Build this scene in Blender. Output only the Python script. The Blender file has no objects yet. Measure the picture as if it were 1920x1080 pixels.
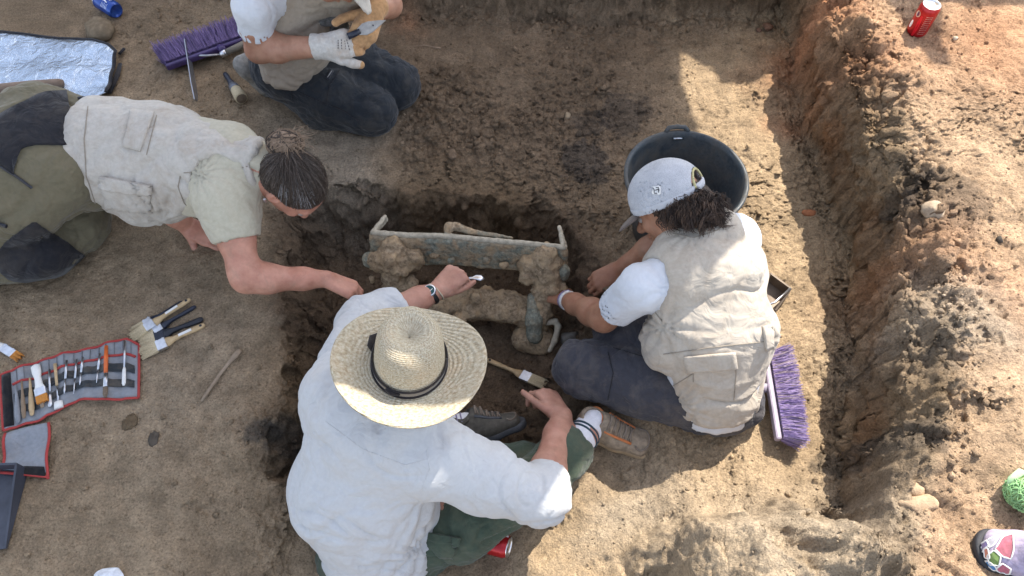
import bpy, bmesh, math, random
import numpy as np
from mathutils import Vector, Matrix, Euler
from mathutils.bvhtree import BVHTree

random.seed(7); np.random.seed(7)
SC = bpy.context.scene
COL = SC.collection

# ------------------------------------------------------------------ camera
CAM_H = 2.0
TILT = math.radians(31.0)
FOC = 1360.0                       # focal length in pixels of a 1920 wide frame
cam = bpy.data.cameras.new('camera'); camo = bpy.data.objects.new('camera', cam); COL.objects.link(camo)
cam.sensor_width = 36.0; cam.lens = FOC / 1920 * 36.0
cam.clip_start = 0.02; cam.clip_end = 500
camo.location = (0, 0, CAM_H); camo.rotation_euler = (TILT, 0, 0)
SC.camera = camo

# ------------------------------------------------------------------ sky and sun
SHX, SHY = 0.49, 0.68              # shadow run per metre of height (shadows fall to -x, -y)
SUN_EL = math.atan2(1.0, math.hypot(SHX, SHY))
SUN_AZ = math.atan2(SHX, SHY)      # clockwise from +y
world = bpy.data.worlds.new('World'); SC.world = world; world.use_nodes = True
wn = world.node_tree; bgn = wn.nodes['Background']
sky = wn.nodes.new('ShaderNodeTexSky'); sky.sky_type = 'NISHITA'; sky.sun_disc = False
sky.sun_elevation = SUN_EL; sky.sun_rotation = SUN_AZ
sky.air_density = 1.0; sky.dust_density = 1.2; sky.ozone_density = 1.0
hz_ = wn.nodes.new('ShaderNodeHueSaturation'); hz_.inputs['Saturation'].default_value = 0.58      # dusty summer sky
wn.links.new(sky.outputs[0], hz_.inputs['Color']); wn.links.new(hz_.outputs[0], bgn.inputs[0]); bgn.inputs[1].default_value = 0.15
sl = bpy.data.lights.new('sun', 'SUN'); sl.energy = 3.3; sl.angle = math.radians(0.35); sl.color = (1.0, 0.93, 0.82)
so = bpy.data.objects.new('sun', sl); COL.objects.link(so); so.location = (3, 5, 8)
so.rotation_euler = Vector((SHX, SHY, 1.0)).to_track_quat('Z', 'Y').to_euler()

vs = SC.view_settings
vs.view_transform = 'Standard'; vs.look = 'None'; vs.exposure = 1.48; vs.gamma = 1.0; vs.use_curve_mapping = False
SC.cycles.max_bounces = 6; SC.cycles.diffuse_bounces = 4
SC.cycles.use_denoising = True

# ------------------------------------------------------------------ small maths
CT, ST = math.cos(TILT), math.sin(TILT)
def P(u, v, z):
    """world point seen at photo pixel (u, v) and lying at height z"""
    d = FOC * CT + (v - 540) * ST
    k = (CAM_H - z) / d
    return Vector(((u - 960) * k, (FOC * ST - (v - 540) * CT) * k, z))
def pix(p):
    x, y, z = p[0], p[1], p[2] - CAM_H
    yc = y * CT + z * ST; zc = -y * ST + z * CT
    return (960 + FOC * x / -zc, 540 - FOC * yc / -zc)
def sstep(a, b, x):
    t = np.clip((x - a) / (b - a), 0, 1); return t * t * (3 - 2 * t)
def hash3(ix, iy, iz, seed):
    h = (ix.astype(np.uint32) * np.uint32(374761393) + iy.astype(np.uint32) * np.uint32(668265263)
         + iz.astype(np.uint32) * np.uint32(2147483647) + np.uint32(seed * 974711 + 13))
    h = (h ^ (h >> np.uint32(13))) * np.uint32(1274126177)
    h = (h ^ (h >> np.uint32(16))) * np.uint32(2246822519)
    return h ^ (h >> np.uint32(15))
def noise3(p, seed=0):
    """gradient noise in about [-1, 1]; p is (N, 3)"""
    p = np.asarray(p, dtype=np.float64)
    i = np.floor(p).astype(np.int64); f = p - i
    w = f * f * f * (f * (f * 6 - 15) + 10)
    out = np.zeros(len(p))
    for dx in (0, 1):
        for dy in (0, 1):
            for dz in (0, 1):
                h = hash3(i[:, 0] + dx, i[:, 1] + dy, i[:, 2] + dz, seed)
                gx = (h & 255) / 127.5 - 1; gy = ((h >> np.uint32(8)) & 255) / 127.5 - 1; gz = ((h >> np.uint32(16)) & 255) / 127.5 - 1
                d = gx * (f[:, 0] - dx) + gy * (f[:, 1] - dy) + gz * (f[:, 2] - dz)
                ww = (w[:, 0] if dx else 1 - w[:, 0]) * (w[:, 1] if dy else 1 - w[:, 1]) * (w[:, 2] if dz else 1 - w[:, 2])
                out += ww * d
    return out * 1.3
def n2(x, y, f, seed=0):
    sh = x.shape
    return noise3(np.stack([x.ravel() * f + 31.7, y.ravel() * f + 11.3, np.full(x.size, 0.37 + seed)], 1), seed).reshape(sh)
def fbm2(x, y, f, seed=0, o=4, g=0.5):
    r = 0; a = 1
    for k in range(o):
        r = r + a * n2(x, y, f, seed + k); f *= 2.03; a *= g
    return r
def worley2(x, y, f, seed=0, jit=0.9):
    """returns F1, F2, cell id hash in 0..1"""
    X = x.ravel() * f; Y = y.ravel() * f
    ix = np.floor(X).astype(np.int64); iy = np.floor(Y).astype(np.int64)
    f1 = np.full(X.shape, 9.0); f2 = np.full(X.shape, 9.0); cid = np.zeros(X.shape)
    for dx in (-1, 0, 1):
        for dy in (-1, 0, 1):
            h = hash3(ix + dx, iy + dy, ix * 0 + 7, seed)
            px = ix + dx + 0.5 + jit * ((h & 1023) / 1023 - 0.5); py = iy + dy + 0.5 + jit * (((h >> np.uint32(10)) & 1023) / 1023 - 0.5)
            d = np.hypot(X - px, Y - py)
            m = d < f1
            f2 = np.where(m, f1, np.minimum(f2, d)); cid = np.where(m, ((h >> np.uint32(20)) & 1023) / 1023, cid); f1 = np.where(m, d, f1)
    return f1.reshape(x.shape), f2.reshape(x.shape), cid.reshape(x.shape)
def facets2(x, y, f, seed):
    """broken blocks: every cell is a tilted flat piece at its own height"""
    X = x.ravel() * f; Y = y.ravel() * f; ix = np.floor(X).astype(np.int64); iy = np.floor(Y).astype(np.int64)
    b1 = np.full(X.shape, 9.0); b2 = np.full(X.shape, 9.0); v1 = np.zeros(X.shape); v2 = np.zeros(X.shape)
    for dx in (-1, 0, 1):
        for dy in (-1, 0, 1):
            h = hash3(ix + dx, iy + dy, ix * 0 + 3, seed); g = hash3(ix + dx, iy + dy, ix * 0 + 5, seed + 1)
            px = ix + dx + (h & 1023) / 1023; py = iy + dy + ((h >> np.uint32(10)) & 1023) / 1023
            d = np.hypot(X - px, Y - py); v = ((h >> np.uint32(20)) & 1023) / 1023 - .5 + (X - px) * ((g & 1023) / 1023 - .5) * 1.1 + (Y - py) * (((g >> np.uint32(10)) & 1023) / 1023 - .5) * 1.1
            m = d < b1; n = (~m) & (d < b2)
            b2 = np.where(m, b1, np.where(n, d, b2)); v2 = np.where(m, v1, np.where(n, v, v2)); b1 = np.where(m, d, b1); v1 = np.where(m, v, v1)
    w = 0.5 * sstep(0.16, 0.0, b2 - b1)
    return (v1 * (1 - w) + v2 * w).reshape(x.shape)
def seg_dist(x, y, pts, closed=False):
    """unsigned distance from arrays x, y to a polyline"""
    d = np.full(x.shape, 1e9); n = len(pts)
    for k in range(n if closed else n - 1):
        ax, ay = pts[k][0], pts[k][1]; bx, by = pts[(k + 1) % n][0], pts[(k + 1) % n][1]
        vx, vy = bx - ax, by - ay; L = vx * vx + vy * vy + 1e-12
        t = np.clip(((x - ax) * vx + (y - ay) * vy) / L, 0, 1)
        d = np.minimum(d, np.hypot(x - ax - t * vx, y - ay - t * vy))
    return d
def inside(x, y, pts):
    r = np.zeros(x.shape, bool); n = len(pts)
    for k in range(n):
        ax, ay = pts[k][0], pts[k][1]; bx, by = pts[(k + 1) % n][0], pts[(k + 1) % n][1]
        c = ((ay > y) != (by > y)) & (x < (bx - ax) * (y - ay) / (by - ay + 1e-12) + ax)
        r ^= c
    return r
def sdist(x, y, pts):
    return np.where(inside(x, y, pts), -1, 1) * seg_dist(x, y, pts, True)
def lerp(a, b, t): return a + (b - a) * t

# ------------------------------------------------------------------ materials
def rgb(r, g, b): return (r, g, b, 1.0)
MATS = {}
class NT:
    def __init__(self, name):
        self.m = bpy.data.materials.new(name); self.m.use_nodes = True; self.t = self.m.node_tree
        self.b = self.t.nodes['Principled BSDF']; self.out = self.t.nodes['Material Output']
    def n(self, typ, **kw):
        nd = self.t.nodes.new(typ)
        for k, v in kw.items():
            if k.startswith('i_'): nd.inputs[k[2:].replace('_', ' ')].default_value = v
            else: setattr(nd, k, v)
        return nd
    def l(self, a, b): self.t.links.new(a, b)
    def coord(self, which='Object', scale=(1, 1, 1), rot=(0, 0, 0)):
        c = self.n('ShaderNodeTexCoord'); mp = self.n('ShaderNodeMapping')
        mp.inputs['Scale'].default_value = scale; mp.inputs['Rotation'].default_value = rot
        self.l(c.outputs[which], mp.inputs[0]); return mp.outputs[0]
    def noise(self, co, scale, detail=4, rough=0.55, dist=0.0):
        nd = self.n('ShaderNodeTexNoise'); nd.inputs['Scale'].default_value = scale; nd.inputs['Detail'].default_value = detail
        nd.inputs['Roughness'].default_value = rough; nd.inputs['Distortion'].default_value = dist
        self.l(co, nd.inputs['Vector']); return nd.outputs['Fac']
    def ramp(self, fac, stops):
        r = self.n('ShaderNodeValToRGB'); e = r.color_ramp.elements
        while len(e) < len(stops): e.new(0.5)
        for k, (p, c) in enumerate(stops):
            e[k].position = p; e[k].color = c if len(c) == 4 else (*c, 1)
        self.l(fac, r.inputs[0]); return r.outputs[0]
    def mix(self, fac, a, b, mode='MIX'):
        m = self.n('ShaderNodeMix', data_type='RGBA', blend_type=mode)
        for s, v in ((m.inputs[0], fac), (m.inputs[6], a), (m.inputs[7], b)):
            if hasattr(v, 'node'): self.l(v, s)
            else: s.default_value = v
        return m.outputs[2]
    def bump(self, h, strength=0.3, dist=0.002, prev=None):
        b = self.n('ShaderNodeBump'); b.inputs['Strength'].default_value = strength; b.inputs['Distance'].default_value = dist
        self.l(h, b.inputs['Height'])
        if prev is not None: self.l(prev, b.inputs['Normal'])
        return b.outputs[0]
    def fin(self, col=None, rough=None, nrm=None, metal=None, spec=None):
        for s, v in (('Base Color', col), ('Roughness', rough), ('Normal', nrm), ('Metallic', metal), ('Specular IOR Level', spec)):
            if v is None: continue
            if hasattr(v, 'node'): self.l(v, self.b.inputs[s])
            else: self.b.inputs[s].default_value = v
        return self.m
def mat_plain(name, c, rough=0.6, metal=0.0, var=0.25, scale=40, bump=0.15, spec=0.4, bdist=0.001):
    if name in MATS: return MATS[name]
    t = NT(name); co = t.coord()
    f = t.noise(co, scale, 5, 0.6)
    lo = tuple(x * (1 - var) for x in c); hi = tuple(min(1, x * (1 + var)) for x in c)
    col = t.ramp(f, [(0.3, lo), (0.7, hi)])
    f2 = t.noise(co, scale * 6, 3, 0.6)
    MATS[name] = t.fin(col, rough, t.bump(f2, bump, bdist), metal, spec); return MATS[name]
def mat_cloth(name, c, dirt=(0.33, 0.25, 0.17), dirt_amt=0.25, weave=1400, rough=0.9, var=0.06, fold=0.25, lowdirt=None):
    if name in MATS: return MATS[name]
    t = NT(name); co = t.coord()
    big = t.noise(co, 13, 9, 0.72, 0.5); fine = t.noise(co, 90, 4, 0.6)
    lo = tuple(x * (1 - var) for x in c); hi = tuple(min(1, x * (1 + var)) for x in c)
    col = t.ramp(fine, [(0.35, lo), (0.65, hi)])
    dm = t.ramp(big, [(0.46, (0, 0, 0)), (0.74, (dirt_amt,) * 3)])
    col = t.mix(dm, col, rgb(*dirt))
    h = t.noise(co, 17, 3, 0.45, 1.4)
    b1 = t.bump(h, min(1, fold * 1.6), 0.016)
    w = t.noise(co, weave, 1, 0.5)
    MATS[name] = t.fin(col, rough, t.bump(w, 0.25, 0.0006, b1), 0, 0.15)
    t.b.inputs['Sheen Weight'].default_value = 0.15
    return MATS[name]

# ------------------------------------------------------------------ objects
def setp(o, label=None, cat=None, group=None, kind=None):
    if label: o['label'] = label
    if cat: o['category'] = cat
    if group: o['group'] = group
    if kind: o['kind'] = kind
    return o
def thing(name, label, cat, loc=(0, 0, 0), group=None, rot=None):
    o = bpy.data.objects.new(name, None); COL.objects.link(o); o.location = loc; o.empty_display_size = 0.05
    if rot is not None: o.rotation_euler = rot
    return setp(o, label, cat, group)
def mesh_obj(name, verts, faces, mat=None, parent=None, smooth=True, local=False):
    """links ONE mesh object; world-space verts are moved into the parent's frame unless local"""
    me = bpy.data.meshes.new(name)
    verts = np.asarray(verts, dtype=np.float64)
    if parent is not None and not local:
        mi = np.array(parent_matrix(parent).inverted()); verts = verts @ mi[:3, :3].T + mi[:3, 3]
    if isinstance(faces, np.ndarray):
        n, k = faces.shape
        me.vertices.add(len(verts)); me.vertices.foreach_set('co', verts.astype(np.float32).ravel())
        me.loops.add(n * k); me.loops.foreach_set('vertex_index', faces.astype(np.int32).ravel())
        me.polygons.add(n); me.polygons.foreach_set('loop_start', np.arange(0, n * k, k, dtype=np.int32))
        me.polygons.foreach_set('loop_total', np.full(n, k, dtype=np.int32))
        me.update(calc_edges=True); me.validate()
    else:
        me.from_pydata([tuple(v) for v in verts], [], faces); me.update()
    if smooth: me.polygons.foreach_set('use_smooth', np.ones(len(me.polygons), bool))
    if mat is not None: me.materials.append(mat)
    o = bpy.data.objects.new(name, me); COL.objects.link(o)
    if parent is not None: o.parent = parent
    return o
def parent_matrix(p):
    m = Matrix.LocRotScale(p.location, p.rotation_euler, p.scale)
    return parent_matrix(p.parent) @ m if p.parent else m
class MB:
    """collects shapes into one mesh"""
    def __init__(self): self.v = []; self.f = []
    def add(self, v, f):
        o = len(self.v); self.v += [tuple(p) for p in v]; self.f += [tuple(i + o for i in q) for q in f]; return self
    def box(self, c, s, M=None):
        x, y, z = s[0] / 2, s[1] / 2, s[2] / 2
        vv = [Vector(((-x, x)[i & 1], (-y, y)[i >> 1 & 1], (-z, z)[i >> 2])) + Vector(c) for i in range(8)]
        if M is not None: vv = [M @ p for p in vv]
        return self.add(vv, [(0, 2, 3, 1), (4, 5, 7, 6), (0, 1, 5, 4), (2, 6, 7, 3), (0, 4, 6, 2), (1, 3, 7, 5)])
    def tube(self, pts, r, seg=10, cap=True, flat=None):
        pts = [Vector(p) for p in pts]; n = len(pts)
        rs = r if hasattr(r, '__len__') else [r] * n
        up = None; rings = []
        for k in range(n):
            d = (pts[min(k + 1, n - 1)] - pts[max(k - 1, 0)]).normalized()
            if up is None:
                a = Vector((0, 0, 1)) if abs(d.z) < 0.9 else Vector((1, 0, 0)); up = (a - d * a.dot(d)).normalized()
            else: up = (up - d * up.dot(d)).normalized()
            s = d.cross(up); ring = []
            for j in range(seg):
                an = 2 * math.pi * j / seg
                fl = 1.0 if flat is None else flat
                ring.append(pts[k] + s * (math.cos(an) * rs[k]) + up * (math.sin(an) * rs[k] * fl))
            rings.append(ring)
        v = [p for ring in rings for p in ring]; f = []
        for k in range(n - 1):
            for j in range(seg):
                a = k * seg + j; b = k * seg + (j + 1) % seg; f.append((a, b, b + seg, a + seg))
        if cap: f.append(tuple(range(seg - 1, -1, -1))); f.append(tuple((n - 1) * seg + j for j in range(seg)))
        return self.add(v, f)
    def lathe(self, prof, seg=40, M=None, cap0=False, cap1=False):
        v = []; f = []
        for r, z in prof:
            for j in range(seg):
                an = 2 * math.pi * j / seg; p = Vector((r * math.cos(an), r * math.sin(an), z)); v.append(M @ p if M is not None else p)
        for k in range(len(prof) - 1):
            for j in range(seg):
                a = k * seg + j; b = k * seg + (j + 1) % seg; f.append((a, b, b + seg, a + seg))
        if cap0: f.append(tuple(range(seg - 1, -1, -1)))
        if cap1: f.append(tuple((len(prof) - 1) * seg + j for j in range(seg)))
        return self.add(v, f)
    def prism(self, outline, z0, z1, M=None):
        n = len(outline)
        vv = [Vector((p[0], p[1], z0)) for p in outline] + [Vector((p[0], p[1], z1)) for p in outline]
        if M is not None: vv = [M @ p for p in vv]
        return self.add(vv, [tuple(range(n - 1, -1, -1)), tuple(range(n, 2 * n))] + [(k, (k + 1) % n, n + (k + 1) % n, n + k) for k in range(n)])
    def build(self, name, mat, parent=None, smooth=False, local=False, bevel=0.0):
        o = mesh_obj(name, self.v, self.f, mat, parent, smooth, local)
        if bevel:
            m = o.modifiers.new('bevel', 'BEVEL'); m.width = bevel; m.segments = 2; m.limit_method = 'ANGLE'
        return o

# ------------------------------------------------------------------ implicit surfaces (bodies, clothes, lumps of earth)
class Field:
    def __init__(self, h=0.006): self.h = h; self.pr = []
    def _add(self, fn, lo, hi, k, op, cut): self.pr.append((fn, np.array(lo, float), np.array(hi, float), k, op, cut)); return self
    def cone(self, a, b, ra, rb, k=0.02, op='u', cut=None):
        a = np.array(a, float); b = np.array(b, float); ba = b - a; L = ba @ ba + 1e-12
        def fn(p):
            t = np.clip(((p - a) @ ba) / L, 0, 1)
            return np.linalg.norm(p - a - t[..., None] * ba, axis=-1) - (ra + (rb - ra) * t)
        r = max(ra, rb); return self._add(fn, np.minimum(a, b) - r, np.maximum(a, b) + r, k, op, cut)
    def chain(self, pts, rs, k=0.02, cut=None, op='u'):
        for i in range(len(pts) - 1): self.cone(pts[i], pts[i + 1], rs[i], rs[i + 1], k, op, cut)
        return self
    def flat(self, a, b, w, wa, wb, oa, ob, k=0.03, op='u', cut=None):
        """capsule of elliptical section: half width wa..wb along w, half depth oa..ob across"""
        a = np.array(a, float); b = np.array(b, float); ba = b - a; Ln = np.linalg.norm(ba); d = ba / Ln
        w = np.array(w, float); w = w - d * (w @ d); w /= np.linalg.norm(w); o = np.cross(d, w)
        def fn(p):
            q = p - a; s = q @ d; t = np.clip(s / Ln, 0, 1); e = s - t * Ln
            rw = wa + (wb - wa) * t; ro = oa + (ob - oa) * t; rm = np.minimum(rw, ro)
            x = q @ w; y = q @ o
            k0 = np.sqrt((x / rw) ** 2 + (y / ro) ** 2 + (e / rm) ** 2)
            k1 = np.sqrt((x / rw ** 2) ** 2 + (y / ro ** 2) ** 2 + (e / rm ** 2) ** 2) + 1e-9
            return k0 * (k0 - 1) / k1
        r = max(wa, wb, oa, ob); return self._add(fn, np.minimum(a, b) - r, np.maximum(a, b) + r, k, op, cut)
    def ell(self, c, r, M=None, k=0.02, op='u', cut=None):
        c = np.array(c, float); r = np.array(r, float); R = np.eye(3) if M is None else np.array(M, float)   # rows = local axes
        def fn(p):
            q = (p - c) @ R.T
            k0 = np.linalg.norm(q / r, axis=-1); k1 = np.linalg.norm(q / r ** 2, axis=-1) + 1e-9
            return k0 * (k0 - 1) / k1
        m = r.max(); return self._add(fn, c - m, c + m, k, op, cut)
    def mesh(self, pad=0.02):
        h = self.h
        us = [p for p in self.pr if p[4] == 'u']
        lo = np.min([p[1] for p in us], 0) - pad; hi = np.max([p[2] for p in us], 0) + pad
        n = np.ceil((hi - lo) / h).astype(int) + 1
        V = np.full(n, 0.5, np.float32)
        for fn, a, b, k, op, cut in self.pr:
            m = k + 4 * h
            i0 = np.clip(np.floor((a - m - lo) / h).astype(int), 0, n - 1); i1 = np.clip(np.ceil((b + m - lo) / h).astype(int) + 1, 1, n)
            if np.any(i1 <= i0): continue
            ax = [lo[j] + h * np.arange(i0[j], i1[j]) for j in range(3)]
            g = np.stack(np.meshgrid(*ax, indexing='ij'), -1)
            d = fn(g)
            if cut is not None:
                for (pn, pc) in (cut if isinstance(cut, list) else [cut]):
                    pn = np.array(pn, float); pn = pn / np.linalg.norm(pn)
                    d = np.maximum(d, (g - np.array(pc, float)) @ pn)
            sl_ = tuple(slice(i0[j], i1[j]) for j in range(3))
            o = V[sl_]
            if op == 'u':
                hh = np.maximum(k - np.abs(o - d), 0) / max(k, 1e-6); V[sl_] = np.minimum(o, d) - hh * hh * k * 0.25
            else:
                d = -d; hh = np.maximum(k - np.abs(o - d), 0) / max(k, 1e-6); V[sl_] = np.maximum(o, d) + hh * hh * k * 0.25
        return surface_nets(V, lo, h)
def surface_nets(V, lo, h):
    ins = V < 0
    c = np.zeros(tuple(s - 1 for s in V.shape), np.uint8)
    for dx in (0, 1):
        for dy in (0, 1):
            for dz in (0, 1): c += ins[dx:V.shape[0] - 1 + dx, dy:V.shape[1] - 1 + dy, dz:V.shape[2] - 1 + dz]
    act = (c > 0) & (c < 8)
    idx = np.argwhere(act); vid = np.full(act.shape, -1, np.int64); vid[act] = np.arange(len(idx))
    acc = np.zeros((len(idx), 3)); cnt = np.zeros(len(idx))
    co = [(i & 1, i >> 1 & 1, i >> 2) for i in range(8)]
    val = np.stack([V[idx[:, 0] + a, idx[:, 1] + b, idx[:, 2] + d] for a, b, d in co], 1)
    for i in range(8):
        for ax in range(3):
            if co[i][ax]: continue
            j = i | (1 << ax)
            m = (val[:, i] < 0) != (val[:, j] < 0)
            t = val[m, i] / (val[m, i] - val[m, j])
            p = np.tile(np.array(co[i], float), (m.sum(), 1)); p[:, ax] += t
            acc[m] += p; cnt[m] += 1
    verts = lo + h * (idx + acc / cnt[:, None])
    quads = []
    for ax in range(3):
        a1, a2 = (ax + 1) % 3, (ax + 2) % 3
        sA = [slice(None)] * 3; sB = [slice(None)] * 3; sA[ax] = slice(0, -1); sB[ax] = slice(1, None)
        A = ins[tuple(sA)]; B = ins[tuple(sB)]
        e = np.argwhere(A != B)
        e = e[(e[:, a1] > 0) & (e[:, a2] > 0) & (e[:, a1] < V.shape[a1] - 1) & (e[:, a2] < V.shape[a2] - 1)]
        f = A[e[:, 0], e[:, 1], e[:, 2]]
        def cell(o1, o2):
            q = e.copy(); q[:, a1] += o1; q[:, a2] += o2; return vid[q[:, 0], q[:, 1], q[:, 2]]
        Q = np.stack([cell(-1, -1), cell(0, -1), cell(0, 0), cell(-1, 0)], 1)
        Q[~f] = Q[~f][:, ::-1]
        quads.append(Q)
    Q = np.concatenate(quads); Q = Q[(Q >= 0).all(1)]
    return verts, Q
def vnormals(v, q):
    n = np.zeros_like(v); a = v[q[:, 2]] - v[q[:, 0]]; b = v[q[:, 3]] - v[q[:, 1]]; fn = np.cross(a, b)
    for k in range(4):
        for j in range(3): n[:, j] += np.bincount(q[:, k], fn[:, j], len(v))
    return n / (np.linalg.norm(n, axis=1, keepdims=True) + 1e-12)
def smooth_mesh(v, q, it=2, lam=0.5):
    e = np.concatenate([q[:, [0, 1]], q[:, [1, 2]], q[:, [2, 3]], q[:, [3, 0]]]); e = np.concatenate([e, e[:, ::-1]])
    dg = np.bincount(e[:, 0], minlength=len(v))[:, None].astype(float) + 1e-9
    for _ in range(it):
        s = np.stack([np.bincount(e[:, 0], v[e[:, 1], j], len(v)) for j in range(3)], 1)
        v = v + lam * (s / dg - v)
    return v
def wrinkle(v, q, layers, seed=0, pulls=()):
    """cloth folds: ridged noise stretched along a direction; layers = (along dir, freq across, freq along, amplitude)"""
    nrm = vnormals(v, q); d = np.zeros(len(v))
    for k, (al, fc, fa, amp) in enumerate(layers):
        al = np.array(al, float); al /= np.linalg.norm(al)
        t = (v @ al)[:, None] * al; c = v - t
        p = c * fc + t * fa
        w = noise3(v * 5 + 3.1 * k, seed + 50 + k)[:, None] * 0.7
        r = noise3(p + w, seed + k)
        msk = np.clip(0.55 + 0.9 * noise3(v * 6 + 7.7, seed + 90 + k), 0, 1)
        d += amp * 1.25 * (0.40 * (1 - np.abs(r) * 2.2) - 0.42 * np.exp(-(noise3(p * 0.7 + w * 1.5 + 4.4, seed + 33 + k) / 0.08) ** 2) + 0.75 * noise3(p * 0.6 + 9, seed + 20 + k)) * msk
    for k, (c, ax, R, n, amp) in enumerate(pulls):               # folds that fan out from where the cloth is pulled tight
        ax = np.array(ax, float); ax /= np.linalg.norm(ax); e = np.cross(ax, [0.31, 0.77, -0.55]); e /= np.linalg.norm(e); g = np.cross(ax, e)
        q = v - np.array(c, float); r = np.linalg.norm(q, axis=1); an = np.arctan2(q @ g, q @ e)
        ph = n * an + 1.6 * noise3(v * 7, seed + 60 + k) + 3.0 * r / R * noise3(v * 3, seed + 61 + k)
        d += amp * (np.abs(np.sin(ph)) ** 0.7 - 0.6) * np.exp(-(r / R) ** 2) * np.clip(r / (0.35 * R), 0, 1)
    return v + nrm * d[:, None]
def poly_patch(bvh, poly, lift=0.003, n=44, rings=5):
    """a sewn-on panel of any rounded outline (photo points), following the garment under it"""
    cx = sum(p[0] for p in poly) / len(poly); cy = sum(p[1] for p in poly) / len(poly)
    pl = poly + [poly[0]]; L = [0.0]
    for k in range(len(poly)): L.append(L[-1] + math.hypot(pl[k + 1][0] - pl[k][0], pl[k + 1][1] - pl[k][1]))
    ring = []
    for i in range(n):
        t = i / n * L[-1]; k = max(j for j in range(len(poly)) if L[j] <= t + 1e-9); q = (t - L[k]) / (L[k + 1] - L[k] + 1e-9)
        ring.append((lerp(pl[k][0], pl[k + 1][0], q), lerp(pl[k][1], pl[k + 1][1], q)))
    pts = []; last = None
    for rr, lf in [(1.0, -0.004)] + [(1 - j / rings, lift) for j in range(rings)]:
        for p in ring:
            h = hit(bvh, cx + (p[0] - cx) * rr, cy + (p[1] - cy) * rr, lf)
            if h is None: h = last
            last = h; pts.append(h)
    if any(p is None for p in pts): pts = [p if p is not None else next(x for x in pts if x is not None) for p in pts]
    pts.append(hit(bvh, cx, cy, lift) or pts[-1]); f = []
    for b in range(rings):
        for k in range(n):
            k2 = (k + 1) % n; f.append((b * n + k, b * n + k2, (b + 1) * n + k2, (b + 1) * n + k))
    for k in range(n): f.append((rings * n + k, rings * n + (k + 1) % n, (rings + 1) * n))
    return pts, f
def bvh_of(v, q): return BVHTree.FromPolygons([Vector(p) for p in v], [tuple(int(i) for i in f) for f in q])
CAMV = Vector((0, 0, CAM_H))
def ray_px(u, v): return (P(u, v, 0) - CAMV).normalized()
def hit(bvh, u, v, lift=0.0):
    """point of a garment under a photo pixel, moved out along its normal"""
    loc, nr, i, d = bvh.ray_cast(CAMV, ray_px(u, v))
    if loc is None: return None
    if nr.dot(ray_px(u, v)) > 0: nr = -nr
    return loc + nr * lift
def patch(bvh, quad, lift=0.004, thick=0.003, nu=12, nv=8):
    """a flap of cloth lying on a garment: quad = 4 photo points in order; returns verts, faces of a thin closed sheet"""
    q = [np.array(p, float) for p in quad]; top = []; bot = []; last = None
    for j in range(nv + 1):
        for i in range(nu + 1):
            s, t = i / nu, j / nv
            p = (q[0] * (1 - s) + q[1] * s) * (1 - t) + (q[3] * (1 - s) + q[2] * s) * t
            a = hit(bvh, p[0], p[1], lift + thick); b = hit(bvh, p[0], p[1], -0.002)
            if a is None: a, b = last
            last = (a, b); top.append(a); bot.append(b)
    n = len(top); W = nu + 1; f = []
    for j in range(nv):
        for i in range(nu):
            a = j * W + i; f.append((a, a + W, a + W + 1, a + 1)); f.append((n + a, n + a + 1, n + a + W + 1, n + a + W))
    ring = [i for i in range(W)] + [j * W + nu for j in range(1, nv + 1)] + [nv * W + i for i in range(nu - 1, -1, -1)] + [j * W for j in range(nv - 1, 0, -1)]
    for k in range(len(ring)):
        a, b = ring[k], ring[(k + 1) % len(ring)]; f.append((a, b, n + b, n + a))
    return top + bot, f
def drape_line(bvh, pts, r=0.002, lift=0.001, step=6, seg=6):
    out = []
    for k in range(len(pts) - 1):
        n = max(1, int(math.hypot(pts[k + 1][0] - pts[k][0], pts[k + 1][1] - pts[k][1]) / step))
        for i in range(n + (k == len(pts) - 2)):
            p = hit(bvh, lerp(pts[k][0], pts[k + 1][0], i / n), lerp(pts[k][1], pts[k + 1][1], i / n), lift)
            if p is not None: out.append(p)
    m = MB()
    if len(out) > 1: m.tube(out, r, seg)
    return m
# ================================================================== the dig: one sheet of ground
ctrl = [(100, 700, 0), (300, 900, 0), (100, 300, 0), (300, 120, 0.0), (700, 100, 0), (1000, 150, 0), (1200, 200, 0), (1450, 250, 0), (1450, 450, 0),
        (1480, 650, -.02), (1480, 860, -.03), (1320, 850, -.07), (1150, 890, -.12), (1000, 1000, -.14), (900, 1060, -.16), (580, 1000, -.12),
        (450, 1000, -.02), (300, 1060, 0), (1200, 960, -.08), (1310, 1010, 0.06), (1400, 1060, .17), (1480, 1010, .12), (1560, 1060, .14), (1600, 985, 0.03), (1230, 1070, -.03),
        (700, 1060, -.17), (450, 800, 0), (400, 500, 0), (600, 250, 0), (900, 300, 0.01), (1250, 350, 0), (1300, 600, -.02), (0, 1000, 0), (1650, 1060, .2), (1500, 940, 0.0),
        (0, 0, .02), (250, 0, .03), (1350, 940, -.04), (1090, 1040, -.1)]
CP = np.array([list(P(u, v, z)) for u, v, z in ctrl])
def wline(pts, z): return [tuple(P(u, v, z)[:2]) for u, v in pts]
foot = np.array(wline([(1525, -60), (1532, 60), (1540, 130), (1552, 205), (1568, 285), (1600, 352), (1628, 440), (1634, 530), (1628, 600), (1638, 680), (1655, 760), (1678, 850), (1690, 900), (1702, 1000), (1705, 1100)], -.05))
edge = np.array(wline([(1590, -60), (1600, 20), (1625, 90), (1652, 150), (1675, 200), (1712, 280), (1740, 340), (1752, 400), (1768, 500), (1775, 580), (1775, 680), (1768, 760), (1752, 840), (1738, 900), (1716, 990), (1700, 1100)], .36))
pit = wline([(535, 400), (600, 352), (700, 362), (850, 380), (1010, 392), (1068, 425), (1105, 480), (1125, 560), (1120, 640), (1090, 750), (1060, 830), (960, 900), (760, 960), (600, 930), (545, 880), (530, 850), (548, 760), (562, 650), (538, 560), (532, 470)], 0)
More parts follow.
